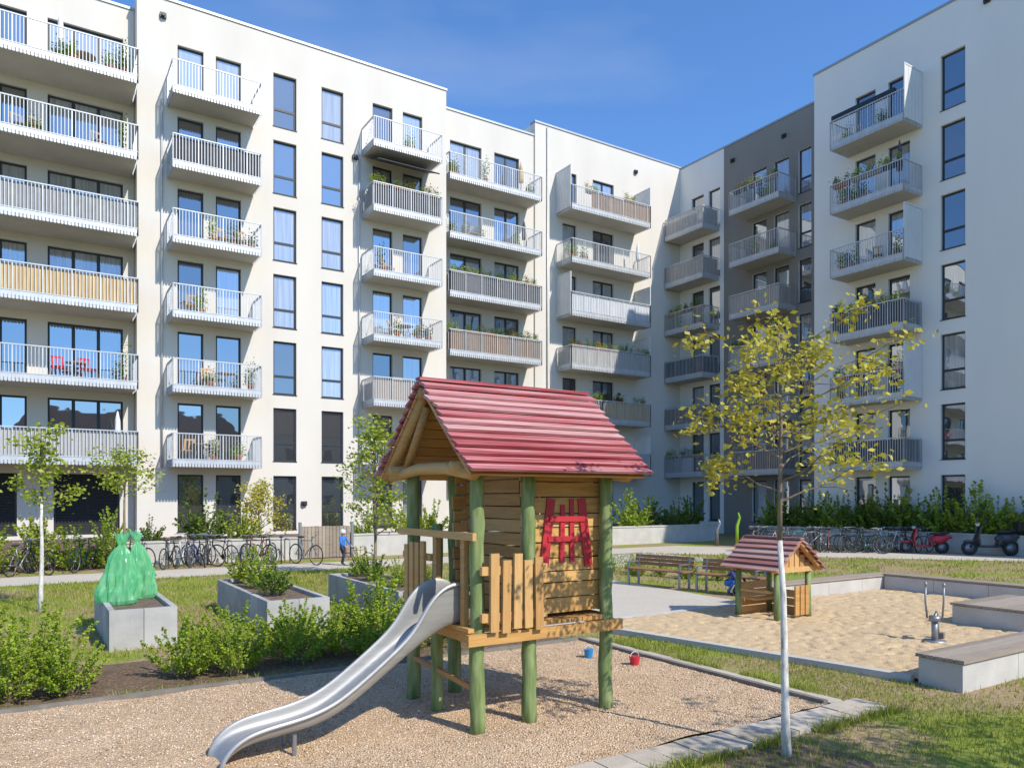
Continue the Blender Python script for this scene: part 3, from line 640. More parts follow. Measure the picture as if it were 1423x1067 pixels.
def tree(name,loc,H,trunk_h,R,seed,leafn,leafs,lm,tm,rt=.05,label='',lean=(0,0),levels=26,zlow=None,clump=.13,upf=1.0,sel=1.0):
    rg=random.Random(seed); rn=np.random.default_rng(seed)
    root=top(put(name,None,loc=loc),label,'tree','young trees in the courtyard')
    zlow=zlow or trunk_h
    pts=[(0,0,-.05)]; n=8; x=y=0
    for i in range(1,n+1):
        x+=rg.uniform(-.02,.02)+lean[0]/n; y+=rg.uniform(-.02,.02)+lean[1]/n
        pts.append((x,y,H*.95*i/n))
    rad=[rt*(1-.78*i/n) for i in range(n+1)]; rad[0]*=1.25
    def at(z):
        f=min(max(z/(H*.95),0),1)*n; i=min(int(f),n-1); a=Vector(pts[i]);b_=Vector(pts[i+1]); return a.lerp(b_,f-i), rt*(1-.78*f/n)
    cut=int(round(trunk_h/(H*.95)*n))
    t=MB(); t.tube(pts[:cut+1],rad[:cut+1],10); 
    put('trunk',t.mesh('trunk',[tm],True),root)
    b=MB(); b.tube(pts[cut:],rad[cut:],8)
    tips=[]
    for i in range(levels):
        z=zlow+(H*.90-zlow)*(i/levels)**.9+rg.uniform(-.05,.05)
        p,r=at(z); a=i*2.4+rg.uniform(-.4,.4); f=min(1,max(0,(z-zlow)/(H-zlow)))
        ln=R*(1-.75*f**1.4)*rg.uniform(.55,1.1); up=(rg.uniform(.35,.8)+.5*f)*upf
        d=Vector((math.cos(a),math.sin(a),0)); q=[p]
        for s_ in range(1,5):
            tt=s_/4; q.append(p+d*ln*tt+Vector((rg.uniform(-.06,.06)*ln,rg.uniform(-.06,.06)*ln,ln*up*tt+rg.uniform(-.05,.05)*ln)))
        b.tube(q,[r*.55,r*.42,r*.3,r*.2,.004],5,cap=False)
        tips.append((q[4],1)); tips.append((q[3],.6)); tips.append((q[2],.3))
        for s_ in range(3):
            k=rg.choice([1,2,3,4]); a2=a+rg.uniform(-1.2,1.2); l2=ln*rg.uniform(.2,.5)
            e=q[k]+Vector((math.cos(a2)*l2,math.sin(a2)*l2,l2*rg.uniform(-.3,.6)))
            b.tube([q[k],(q[k]+e)/2+Vector((0,0,.02)),e],[r*.2,.005,.003],4,cap=False); tips.append((e,1)); tips.append(((q[k]+e)/2,.4))
    tips.append((Vector(pts[-1]),1.6)); tips.append((Vector(pts[-2]),1.2))
    put('branches',b.mesh('branches',[m_bark],True),root)
    P=np.array([tuple(t_[0]) for t_ in tips]); W=np.array([t_[1] for t_ in tips])*rn.uniform(.3,1.4,len(tips))
    keep=(rn.uniform(0,1,len(tips))<sel); keep[-2:]=True; W*=keep; W/=W.sum()
    idx=rn.choice(len(P),leafn,p=W); C=P[idx]+rn.normal(size=(leafn,3))*clump*np.array([1,1,.8])
    put('crown',quads_mesh('crown',leaf_quads(C,leafs,rn),lm),root)
    return root
tree('young_tree',(2.33,6.42,0),3.85,2.0,.97,5,2900,.070,l_yel,m_barkw,.037,'young tree with whitewashed trunk and sparse yellow-green spring leaves',lean=(-.10,0),zlow=2.2,levels=21,clump=.075,upf=.6,sel=.62)
tree('young_tree',(-9.0,14.45,0),3.7,2.2,.55,11,1000,.11,l_lime,m_barkw,.045,'young tree with white trunk and light green leaves in the lawn',zlow=1.9,levels=17,clump=.10,upf=.8,sel=.65)
tree('young_tree',(-11.0,21.5,0),3.7,2.2,.95,12,1100,.13,l_lime,m_bark,.05,'young tree with thin stem and fresh green leaves beside the path',zlow=2.3,levels=18,upf=.5,sel=.65)
tree('young_tree',(-3.7,20.5,0),4.5,1.2,.95,13,2300,.13,l_lime,m_bark,.05,'slim multi-branched tree with fresh green leaves behind the playground tower',zlow=1.2,levels=26,clump=.14,upf=.8,sel=.75)
tree('young_tree',(-9.2,27.6,0),2.6,.6,.9,16,2200,.12,l_yel,m_bark,.05,'round golden-green shrub tree against the wall',zlow=.7,levels=20)
tree('courtyard_tree',(6.7,2.6,0),5.6,2.3,1.9,17,4200,.11,l_yel,m_barkw,.07,'taller young tree whose crown shades the lawn',zlow=2.4,levels=30,clump=.14)
gs=MB(); gs.add([(2.33+.65*math.cos(t*.5236)*(1+.15*math.sin(t*3)),6.25+.45*math.sin(t*.5236),.006) for t in range(12)],[tuple(range(12))]); struct(put('soil_patch',gs.mesh('soil_patch',[m_soil])))

# ------------------------------------------------------------------ raised beds
def raised_bed(u0,u1,v0,v1,h,label):
    W=u1-u0;D=v1-v0;t=.08
    o=top(put('raised_bed',None,loc=UV(u0,v0),rot=TH),label,'planter','concrete raised beds')
    b=MB(); nx=max(1,round(W/.45)); ny=max(1,round(D/.5)); g=.004
    for i in range(nx):
        a,c_=W*i/nx+g,W*(i+1)/nx-g; b.box(a,c_,0,t,0,h); b.box(a,c_,D-t,D,0,h)
    for i in range(ny):
        a,c_=t+.002+(D-2*t-.004)*i/ny+g,t+.002+(D-2*t-.004)*(i+1)/ny-g; b.box(0,t,a,c_,0,h); b.box(W-t,W,a,c_,0,h)
    put('bed_wall',b.mesh('bed_wall',[m_bedc]),o)
    sb=MB(); sb.box(t+.01,W-t-.01,t+.01,D-t-.01,.02,h-.06); put('soil',sb.mesh('soil',[m_soil]),o)
m_bedc=M('bed_concrete',[(.25,.245,.23),(.40,.39,.37),(.51,.50,.475)],.85,3.5,island=.4,bump=.3,bscale=30)
raised_bed(.95,1.85,12.1,15.0,.58,'grey concrete raised bed with bare soil and two green bags')
raised_bed(3.1,4.1,11.9,15.6,.58,'grey concrete raised bed filled with leafy plants')
raised_bed(5.3,6.3,11.9,15.5,.58,'grey concrete raised bed with low plants')
def bag(loc,seed,h,w):
    b=MB(); vs=[];fs_=[];n=48
    prof=[(0,.40),(.03,.50),(.08,.54),(.15,.54),(.22,.53),(.3,.50),(.38,.48),(.45,.45),(.52,.42),(.60,.37),(.68,.32),(.75,.26),(.81,.19),(.85,.11),(.88,.08),(.92,.13),(.97,.19),(1.02,.22)]
    for j,(z,r) in enumerate(prof):
        for i in range(n):
            a=2*math.pi*i/n
            q=noise.noise(Vector((math.cos(a)*2.6,math.sin(a)*2.6,z*2.2+seed*5)))+.8*noise.noise(Vector((math.cos(a)*6,math.sin(a)*6,z*5+seed*3)))+.5*abs(noise.noise(Vector((math.cos(a)*11,math.sin(a)*11,z*12+seed))))
            rr=r*w*(1+.30*q)
            vs.append((rr*math.cos(a)+.08*z*z*math.sin(seed),rr*math.sin(a)*.85,z*h+(.08*q if z>.9 else .02*q)*h))
    for j in range(len(prof)-1):
        for i in range(n): fs_.append((j*n+i,j*n+(i+1)%n,(j+1)*n+(i+1)%n,(j+1)*n+i))
    b.add(vs,fs_); b.add(vs[:n],[tuple(range(n-1,-1,-1))])
    top(put('plastic_bag',b.mesh('plastic_bag',[m_bag]),loc=loc),'crinkled translucent green plastic bag standing on the raised bed','bag','green plastic bags on the raised bed')
bag(UV(1.17,13.3,.50),1,1.08,.48); bag(UV(1.55,13.9,.50),4,1.08,.42)

# ------------------------------------------------------------------ playground tower
TR=top(put('playground_tower',None,loc=UV(3.5,6.08),rot=TH),'wooden playground tower with green posts and faded red plank roof','playground tower')
posts=[(0,0,2.5),(.57,0,2.5),(1.53,0,2.5),(0,1.38,2.5),(.5,1.38,2.5),(1.53,1.38,2.5),(0,.82,1.92)]
for i,(x,y,h) in enumerate(posts):
    b=MB(); k=14; r0=.074 if i!=6 else .062
    b.tube([(x+random.uniform(-.009,.009),y+random.uniform(-.009,.009),-.05+(h+.05)*j/k) for j in range(k+1)],[r0*(1-.12*j/k)*random.uniform(.95,1.05) for j in range(k+1)],16,wob=.02)
    put('post',b.mesh('post',[m_green],True),TR)
b=MB()
for i in range(13): b.box(-.12+i*.132,-.12+i*.132+.122,-.04,1.42,.95,.99)
for y in(-.12,1.42): b.box(-.16,1.66,y,y+.05,.84,.945)
for x in(-.1,.6,1.58): b.box(x,x+.05,-.065,1.415,.85,.94)
put('platform',b.mesh('platform',[m_wood]),TR)
def planks(x0,x1,y,z0,z1,axis='x',th=.035):
    b=MB(); z=z0
    while z<z1-.04:
        h=random.uniform(.11,.165); h=min(h,z1-z)
        e0=random.uniform(-.03,.02);e1=random.uniform(-.02,.04); dz=random.uniform(-.004,.004); yy=y+random.uniform(-.006,.006)
        if axis=='x': 
            b.beam((x0+e0,yy,z+h/2-dz),(x1+e1,yy,z+h/2+dz),th,h-.012)
        else: b.beam((yy,x0+e0,z+h/2-dz),(yy,x1+e1,z+h/2+dz),th,h-.012)
        z+=h
    return b
put('plank_wall',planks(.56,1.58,.10,1.03,2.42).mesh('plank_wall',[m_wood]),TR)
put('plank_wall',planks(.46,1.58,1.30,1.0,2.42).mesh('plank_wall',[m_wood]),TR)
put('plank_wall',planks(.15,1.27,1.62,1.0,2.4,'y').mesh('plank_wall',[m_woody]),TR)
put('plank_wall',planks(.20,1.27,.62,1.0,2.42,'y').mesh('plank_wall',[m_woody]),TR)
b=MB(); y=.068
b.beam((.80,y,1.50),(.885,y,2.18),.014,.10,up=(1,0,0)); b.beam((1.36,y,1.49),(1.265,y,2.18),.014,.10,up=(1,0,0))
b.beam((1.02,y,1.54),(1.03,y,2.12),.014,.055,up=(1,0,0)); b.beam((1.15,y,1.54),(1.14,y,2.18),.014,.055,up=(1,0,0))
b.beam((.84,y-.0135,1.78),(1.32,y-.0135,1.775),.011,.055); b.beam((.86,y-.0135,1.98),(1.30,y-.0135,1.975),.011,.055)
put('red_window_ornament',b.mesh('red_window_ornament',[m_red]),TR)
b=MB()
for i in range(5):
    x=.09+i*.125; b.beam((x,-.155,.96+random.uniform(-.02,.02)),(x+random.uniform(-.012,.012),-.155,1.64+random.uniform(-.05,.05)),.03,.088,up=(1,0,0))
b.box(-.03,.70,-.136,-.09,1.05,1.13); b.box(-.03,.70,-.136,-.09,1.48,1.56)
put('picket_railing',b.mesh('picket_railing',[m_woodv]),TR)
b=MB()
for i in range(4):
    y=.92+i*.13; b.beam((-.11,y,.98),(-.11,y,1.72+random.uniform(-.03,.03)),.03,.085,up=(0,1,0))
b.box(-.09,-.05,.80,1.46,1.1,1.17); b.box(-.09,-.05,.80,1.46,1.55,1.62); b.box(-.13,-.09,-.14,1.50,1.80,1.87)
for y in(.13,.70): b.box(-.09,-.04,y-.035,y+.035,.84,1.80)
b.beam((-.02,.05,.42),(-.02,1.35,.48),.03,.05)
put('side_railing',b.mesh('side_railing',[m_woody]),TR)
b=MB()
for x in(-.18,1.62):
    b.tube([(x,.69,3.25),(x,.0,2.64),(x,-.28,2.40)],[.05,.055,.06],10); b.tube([(x,.69,3.25),(x,1.38,2.64),(x,1.66,2.40)],[.05,.055,.06],10)
    b.tube([(x+.02,-.22,2.40),(x+.02,.3,2.47),(x+.02,.9,2.48),(x+.02,1.6,2.41)],[.055,.062,.06,.05],10)
    b.tube([(x+.05,1.30,2.44),(x+.05,.78,3.1)],.045,10)
for y in(0,1.38): b.tube([(-.28,y,2.47),(1.75,y,2.47)],.055,10)
b.tube([(-.26,.69,3.22),(1.78,.69,3.22)],.055,10)
put('log_frame',b.mesh('log_frame',[m_woody],True),TR)
def plank_roof(x0,x1,yr,zr,hs,drop,n,mat,axis='x',ov=1.15,th=.03):
    b=MB(); sl=math.hypot(hs,drop)
    for sgn in(-1,1):
        dy,dz=sgn*hs/sl,-drop/sl; ny,nz=sgn*drop/sl,hs/sl
        for i in range(n):
            a=sl*i/n+random.uniform(-.004,.004); c_=a+sl/n*ov
            e0=random.uniform(-.03,.02);e1=random.uniform(-.02,.04); sk0=random.uniform(-.004,.004); li=random.uniform(0,.008)
            P=[]
            for xi,xx in enumerate((x0+e0,x1+e1)):
                for (t,o_) in((a,.002),(c_+(sk0 if xi else -sk0),.040+li),(c_+(sk0 if xi else -sk0),.040+th+li),(a,.002+th)):
                    y=yr+dy*t+ny*o_; z=zr+dz*t+nz*o_
                    P.append((xx,y,z) if axis=='x' else (y,xx,z))
            b.add(P,[(0,1,2,3),(7,6,5,4),(0,4,5,1),(1,5,6,2),(2,6,7,3),(3,7,4,0)],0)
    if axis=='x': b.beam((x0,yr,zr+.05),(x1,yr,zr+.05),.10,.03)
    else: b.beam((yr,x0,zr+.05),(yr,x1,zr+.05),.10,.03)
    return b.mesh('roof',[mat])
put('roof',plank_roof(-.28,1.82,.69,3.31,1.03,.91,12,m_rred),TR)
b=MB(); sl=math.hypot(1.03,.91)
for sgn in(-1,1):
    dy,dz=sgn*1.03/sl,-.91/sl; ny,nz=sgn*.91/sl,1.03/sl
    for i in range(10):
        a=.03+sl*i/10.4; c_=a+sl/10.4-.012
        P=[(xx,.69+dy*t+ny*o_,3.28+dz*t+nz*o_) for xx in(-.25,1.79) for (t,o_) in((a,-.01),(c_,-.01),(c_,.012),(a,.012))]
        b.add(P,[(0,1,2,3),(7,6,5,4),(0,4,5,1),(1,5,6,2),(2,6,7,3),(3,7,4,0)])
put('roof_lining',b.mesh('roof_lining',[m_wood]),TR)
path=[(.06,1.0,.34),(-.04,1.0,.40),(-.14,.99,.40),(-.25,.955,.33),(-.38,.885,.22),(-.5,.81,.165),(-.62,.73,.145),(-.8,.605,.135),(-1.0,.467,.13),(-1.18,.35,.13),(-1.35,.275,.13),(-1.55,.23,.125),(-1.75,.21,.12),(-1.95,.19,.11),(-2.08,.15,.09),(-2.17,.08,.06),(-2.2,.0,.04)]
b=MB(); vs=[];fs_=[]; yc=.42; hw=.20
for i,(x,z,sh) in enumerate(path):
    x0,z0=path[max(i-1,0)][:2]; x1,z1=path[min(i+1,len(path)-1)][:2]
    t=Vector((x1-x0,0,z1-z0)).normalized(); nrm=Vector((t.z,0,-t.x))
    prof=[(-hw-.045,sh-.025),(-hw-.04,sh),(-hw-.02,sh+.012),(-hw,sh),(-hw,.04),(-hw+.04,0),(0,-.005),(hw-.04,0),(hw,.04),(hw,sh),(hw+.02,sh+.012),(hw+.04,sh),(hw+.045,sh-.025)]
    for yy,o_ in prof: vs.append(Vector((x,yc+yy,z))+nrm*o_)
k=13
for i in range(len(path)-1):
    for j in range(k-1): fs_.append((i*k+j,i*k+j+1,(i+1)*k+j+1,(i+1)*k+j))
b.add(vs,fs_)
so_=put('slide',b.mesh('slide',[m_steel],True),TR); md=so_.modifiers.new('thick','SOLIDIFY'); md.thickness=.008; md=so_.modifiers.new('sub','SUBSURF'); md.levels=2; md.render_levels=2
b=MB()
for y in(yc-.15,yc+.15): b.tube([(-1.62,y,.2),(-1.62,y,-.05)],.02,8)
put('slide_leg',b.mesh('slide_leg',[m_metal]),TR)

PH=top(put('playhouse',None,loc=UV(10.95,8.6),rot=TH),'small open playhouse with green posts and faded red roof','playhouse')
for x in(0,.85):
    for y in(0,.85):
        b=MB(); b.tube([(x,y,-.05),(x,y,.4),(x,y,.95)],[.06,.055,.05],12); put('post',b.mesh('post',[m_green],True),PH)
put('roof',plank_roof(-.2,1.05,.425,1.42,.62,.52,6,M('faded_red_boards_small',[(.14,.035,.03),(.30,.10,.085),(.42,.24,.20),(.48,.38,.33)],.8,2.4,(22,.5,22),island=.42,bump=.45,bscale=9,contrast=2.4),axis='y'),PH)
b=MB()
for i in range(6): b.beam((.06+i*.145,-.02,.92),(.06+i*.145,-.02,.96+.42*(1-abs(i-2.5)/3)),.03,.12,up=(1,0,0))
b.beam((-.15,-.05,.92),(1.0,-.05,.92),.04,.09); b.beam((-.15,.87,.92),(1.0,.87,.92),.04,.09)
b.beam((-.18,-.12,.90),(.42,-.12,1.40),.04,.09,up=(0,1,0)); b.beam((1.03,-.12,.90),(.43,-.12,1.40),.04,.09,up=(0,1,0))
put('gable',b.mesh('gable',[m_woodv]),PH)
b=MB()
for i in range(3): b.beam((.88,.03,.12+i*.15),(.88,.82,.12+i*.15),.03,.13)
for i in range(4): b.beam((.04,.86,.12+i*.15),(.81,.86,.12+i*.15),.03,.13)
for i in range(3): b.beam((.50+i*.14,-.03,.1),(.50+i*.14,-.03,.62),.03,.11,up=(1,0,0))
put('plank_wall',b.mesh('plank_wall',[m_wood]),PH)
b=MB(); b.box(.08,.8,.5,.75,.33,.37); b.box(-.06,.02,.1,.75,.5,.54); put('bench_board',b.mesh('bench_board',[m_wood]),PH)

def seatwall(loc,L_,D,h,label,rot=TH):
    o=top(put('seat_wall',None,loc=loc,rot=rot),label,'wall bench','concrete seat walls around the sandpit')
    b=MB(); n=max(1,round(L_/1.2))
    for i in range(n): b.box(L_*i/n+.004,L_*(i+1)/n-.004,0,D,0,h)
    put('wall_base',b.mesh('wall_base',[m_concl]),o)
    b=MB(); k=5
    for i in range(k): b.box(-.03,L_+.03,-.03+(D+.06)*i/k,-.03+(D+.06)*(i+1)/k-.012,h+.012,h+.05)
    put('seat',b.mesh('seat',[m_wgrey]),o); return o
seatwall(UV(8.8,4.42),6.5,.5,.32,'light concrete seat wall with weathered wooden slats')
seatwall(UV(12.3,10.22),4.9,.4,.34,'long concrete seat wall behind the sandpit')
seatwall(UV(17.2,4.5),5.7,.4,.36,'concrete wall with wooden top beside the sandpit',TH+math.pi/2)
seatwall(UV(13.2,5.6),1.9,1.2,.36,'square concrete platform with wooden slat top in the sand')

def bench(u,v,Ln):
    o=top(put('park_bench',None,loc=UV(u,v),rot=TH+math.pi/2+.22),'brown wooden slat bench with grey steel legs beside the paving','bench','benches beside the sandpit')
    b=MB()
    for i in range(5): b.box(0,Ln,-.02+i*.09,.06+i*.09,.40,.43)
    put('seat',b.mesh('seat',[m_bench]),o)
    b=MB()
    for i in range(3): b.beam((0,-.06-i*.02,.53+i*.09),(Ln,-.06-i*.02,.53+i*.09),.03,.08)
    put('backrest',b.mesh('backrest',[m_bench]),o)
    for x in(.12,Ln-.12):
        l=MB(); l.beam((x,-.03,.0),(x,-.03,.42),.05,.035); l.beam((x,.4,0),(x,.4,.39),.05,.035); l.beam((x,-.03,.38),(x,.41,.38),.045,.03); l.beam((x,-.03,.39),(x,-.09,.75),.04,.025)
        l.beam((x,-.03,.58),(x,.38,.58),.04,.025); l.beam((x,.38,.39),(x,.38,.59),.04,.025)
        put('leg',l.mesh('leg',[m_metal]),o)
bench(13.35,12.9,1.7); bench(13.75,11.0,1.7)

D0=top(put('sand_digger',None,loc=UV(11.35,6.1,.05),rot=TH+1.9),'grey steel sand digger with upright levers standing in the sand','play digger')
b=MB(); b.tube([(0,0,-.08),(0,0,.34)],.045,12); b.tube([(0,0,-.02),(0,0,.02)],.16,16); b.tube([(0,0,.30),(0,0,.38)],.08,12); put('digger_base',b.mesh('digger_base',[m_metal],True),D0)
b=MB(); b.tube([(-.10,0,.34),(-.12,.02,.60),(-.12,0,.84)],.014,6); b.tube([(.10,0,.34),(.12,.02,.58),(.12,0,.80)],.014,6); b.tube([(0,0,.36),(0,-.14,.42),(0,-.24,.30)],.022,8); b.tube([(0,-.24,.30),(0,-.27,.10)],.018,8)
for x in(-.12,.12): b.ell((x,0,.84),(.025,.025,.04),8,6)
put('digger_arm',b.mesh('digger_arm',[m_metal],True),D0)
b=MB(); b.box(-.08,.08,-.34,-.22,-.02,.10); put('bucket',b.mesh('bucket',[m_kerb]),D0)

def bucket(loc,mat,lab,s_=1,tilt=0):
    b=MB(); b.tube([(0,0,0),(0,0,.15),(0,0,.152),(0,0,.02)],[.06,.085,.075,.055],16)
    o=top(put('toy_bucket',b.mesh('toy_bucket',[mat]),loc=loc,scale=s_),lab,'toy bucket','sand toys'); o.rotation_euler=(tilt,0,.6)
    h=MB(); h.tube([(.085*math.cos(a*.314),.0,.15+.07*math.sin(a*.314)) for a in range(11)],.005,5); put('handle',h.mesh('handle',[m_whitec]),o)
bucket((1.04,10.25,.02),m_bluep,'small blue plastic bucket standing on the gravel',.8)
bucket((1.58,9.75,.02),m_redp,'small red plastic bucket standing on the gravel',.85)

# ------------------------------------------------------------------ bicycles
def make_bike(mat,loc,rot,label,basket=False,group='parked bicycles'):
    o=top(put('bicycle',None,loc=loc,rot=rot),label,'bicycle',group)
    b=MB(); BBp=(.45,0,.28);S=(.30,0,.80);Hd=(.86,0,.82);Hb=(.89,0,.68);R=(0,0,.34);Fr=(1.06,0,.34)
    for a,c_,r in((BBp,S,.016),(BBp,Hb,.019),(S,Hd,.016),(BBp,R,.012),(S,R,.010),(Hd,Hb,.02),(Hb,Fr,.013),(S,(.27,0,.9),.013),(Hd,(.84,0,.95),.013)): b.tube([a,c_],r,6)
    b.tube([(.45,-.06,.28),(.45,-.08,.13)],.009,5); b.tube([(.45,.06,.28),(.45,.08,.43)],.009,5); b.tube([(.45,-.05,.28),(.45,-.06,.28)],.09,12)
    put('bicycle_frame',b.mesh('bicycle_frame',[mat],True),o)
    for c_ in(R,Fr):
        put('wheel',WHEEL,o,c_)
    put('saddle',SADDLE,o,(.27,0,.92)); put('handlebar',HBAR,o,(.84,0,.96))
    if basket: put('basket',BASKET,o,(1.02,0,.78))
    return o
b=MB(); b.torus((0,0,0),.33,.018,30,6,0); b.torus((0,0,0),.31,.009,30,4,1)
for i in range(14):
    a=i*math.pi/7; b.tube([(0,.012*(-1)**i,0),(.31*math.cos(a),0,.31*math.sin(a))],.0022,3,1,cap=False)
b.tube([(0,-.04,0),(0,.04,0)],.02,8,1); WHEEL=b.mesh('wheel',[m_tyre,m_metal],True)
b=MB(); b.ell((-.03,0,0),(.14,.08,.035)); b.ell((.1,0,0),(.10,.03,.025)); SADDLE=b.mesh('saddle',[m_blackm],True)
b=MB(); b.tube([(-.18,-.29,.02),(-.08,-.27,.03),(.05,-.1,.0),(.05,.1,.0),(-.08,.27,.03),(-.18,.29,.02)],.012,6); b.ell((.09,0,-.02),(.04,.04,.04),m=0); HBAR=b.mesh('handlebar',[m_metal],True)
b=MB()
for z in(0,.07,.14,.21): b.torus((0,0,z),.15+z*.1,.006,16,4,plane='xy')
for i in range(16): a=i*.3927; b.tube([(.15*math.cos(a),.15*math.sin(a),0),(.17*math.cos(a),.17*math.sin(a),.21)],.004,3)
BASKET=b.mesh('basket',[m_blackm])
bm=[('black',m_blackm),('silver',m_metal),('dark green',M('bike_dark_green',(.03,.07,.04),.4)),('red',M('bike_red',(.45,.03,.03),.4)),('white',M('bike_white',(.6,.6,.6),.4)),('brown',M('bike_brown',(.12,.07,.04),.4)),('teal',M('bike_teal',(.05,.26,.28),.4)),('dark blue',M('bike_blue',(.03,.05,.14),.4))]
lb=[0,1,0,2,5,0,4,7,0,1,0,2,0,3,0,1,5,0]
for i,u in enumerate([-1.1,-.45,.45,1.1]+[3.0+.40*j for j in range(12)]):
    nm,mt=bm[lb[i]]
    o=make_bike(mt,UV(u,25.0+random.uniform(-.2,.2)),TH+math.radians(random.choice([62,118,75,50,-70,130])),nm+' bicycle parked at the stands by the wall',i%4==1)
    o.scale=(1,1,random.uniform(.92,1.05))
for i in range(24):
    X=9.3+i*.285; Y=30.3-i*.03+random.uniform(-.3,.3); nm,mt=bm[[0,1,2,4,7,0,6,1,5,0,4,3,1,0,2,7,0,1,6,0,5,4,0,1][i]]
    make_bike(mt,(X,Y,0),math.radians(random.choice([40,55,25,140,-30,65,10])),nm+' bicycle parked in the row before the hedge',i%5==2)
for (p,left_) in((UV(3.0,25.6),True),(Vector((10.9,30.7,0)),False)):
    for i in range(8):
        q=p+(F(TH,i*.62,0) if left_ else Vector((i*.72,0,0)))
        b=MB(); b.tube([(0,-.3,0),(0,-.3,.7),(0,-.25,.78),(0,.25,.78),(0,.3,.7),(0,.3,0)],.02,6)
        top(put('bicycle_stand',b.mesh('bicycle_stand',[m_metal],True),loc=q,rot=TH),'bent grey steel tube bicycle stand','bicycle stand','bicycle stands')
def scooter(loc,rot,mat,label,big=False):
    o=top(put('motor_scooter',None,loc=loc,rot=rot),label,'scooter','scooters parked beside the bicycles')
    s_=1.15 if big else 1.0; o.scale=(s_,)*3
    for x in(0,1.25):
        b=MB(); b.torus((0,0,0),.20,.055,24,8,0); b.tube([(0,-.03,0),(0,.03,0)],.15,14,1); put('wheel',b.mesh('wheel',[m_tyre,m_metal],True),o,(x,0,.25))
    b=MB(); b.ell((.14,0,.56),(.36,.15,.17)); b.ell((-.12,0,.64),(.26,.11,.09)); b.beam((.42,0,.30),(.95,0,.30),.28,.07); b.beam((.40,0,.30),(.30,0,.62),.26,.10); b.tube([(0,-.08,.25),(.3,-.08,.32)],.05,8)
    put('body',b.mesh('body',[mat],True),o)
    b=MB(); b.ell((.16,0,.77),(.33,.13,.055)); b.ell((-.12,0,.82),(.17,.12,.06)); put('seat',b.mesh('seat',[m_blackm],True),o)
    b=MB(); b.beam((.96,0,.28),(1.02,0,.60),.34,.05,up=(1,0,0)); b.beam((1.02,0,.60),(.93,0,.95),.28,.05,up=(1,0,0)); b.ell((1.24,0,.46),(.22,.08,.05)); put('front_shield',b.mesh('front_shield',[mat]),o)
    b=MB(); b.tube([(1.25,.07,.25),(1.12,.05,.60),(.93,0,1.0)],.025,6); b.tube([(.82,-.33,1.03),(.92,-.1,1.02),(.92,.1,1.02),(.82,.33,1.03)],.018,6)
    for y in(-.25,.25): b.tube([(.9,y,1.0),(.92,y*1.2,1.22)],.007,5); b.ell((.92,y*1.25,1.25),(.015,.07,.05),8,6)
    put('handlebar',b.mesh('handlebar',[m_blackm],True),o)
    b=MB(); b.ell((1.0,0,1.0),(.09,.09,.08)); put('headlight',b.mesh('headlight',[m_chrome],True),o)
    if big: b=MB(); b.box(-.42,-.14,-.17,.17,.80,1.08); put('top_case',b.mesh('top_case',[m_blackm]),o)
scooter((16.6,29.2,0),math.radians(168),m_redp,'small red motor scooter parked beside the bicycles')
scooter((18.6,28.2,0),math.radians(172),M('dark_grey_lacquer',(.06,.065,.075),.3),'large dark grey motor scooter parked by the hedge',True)

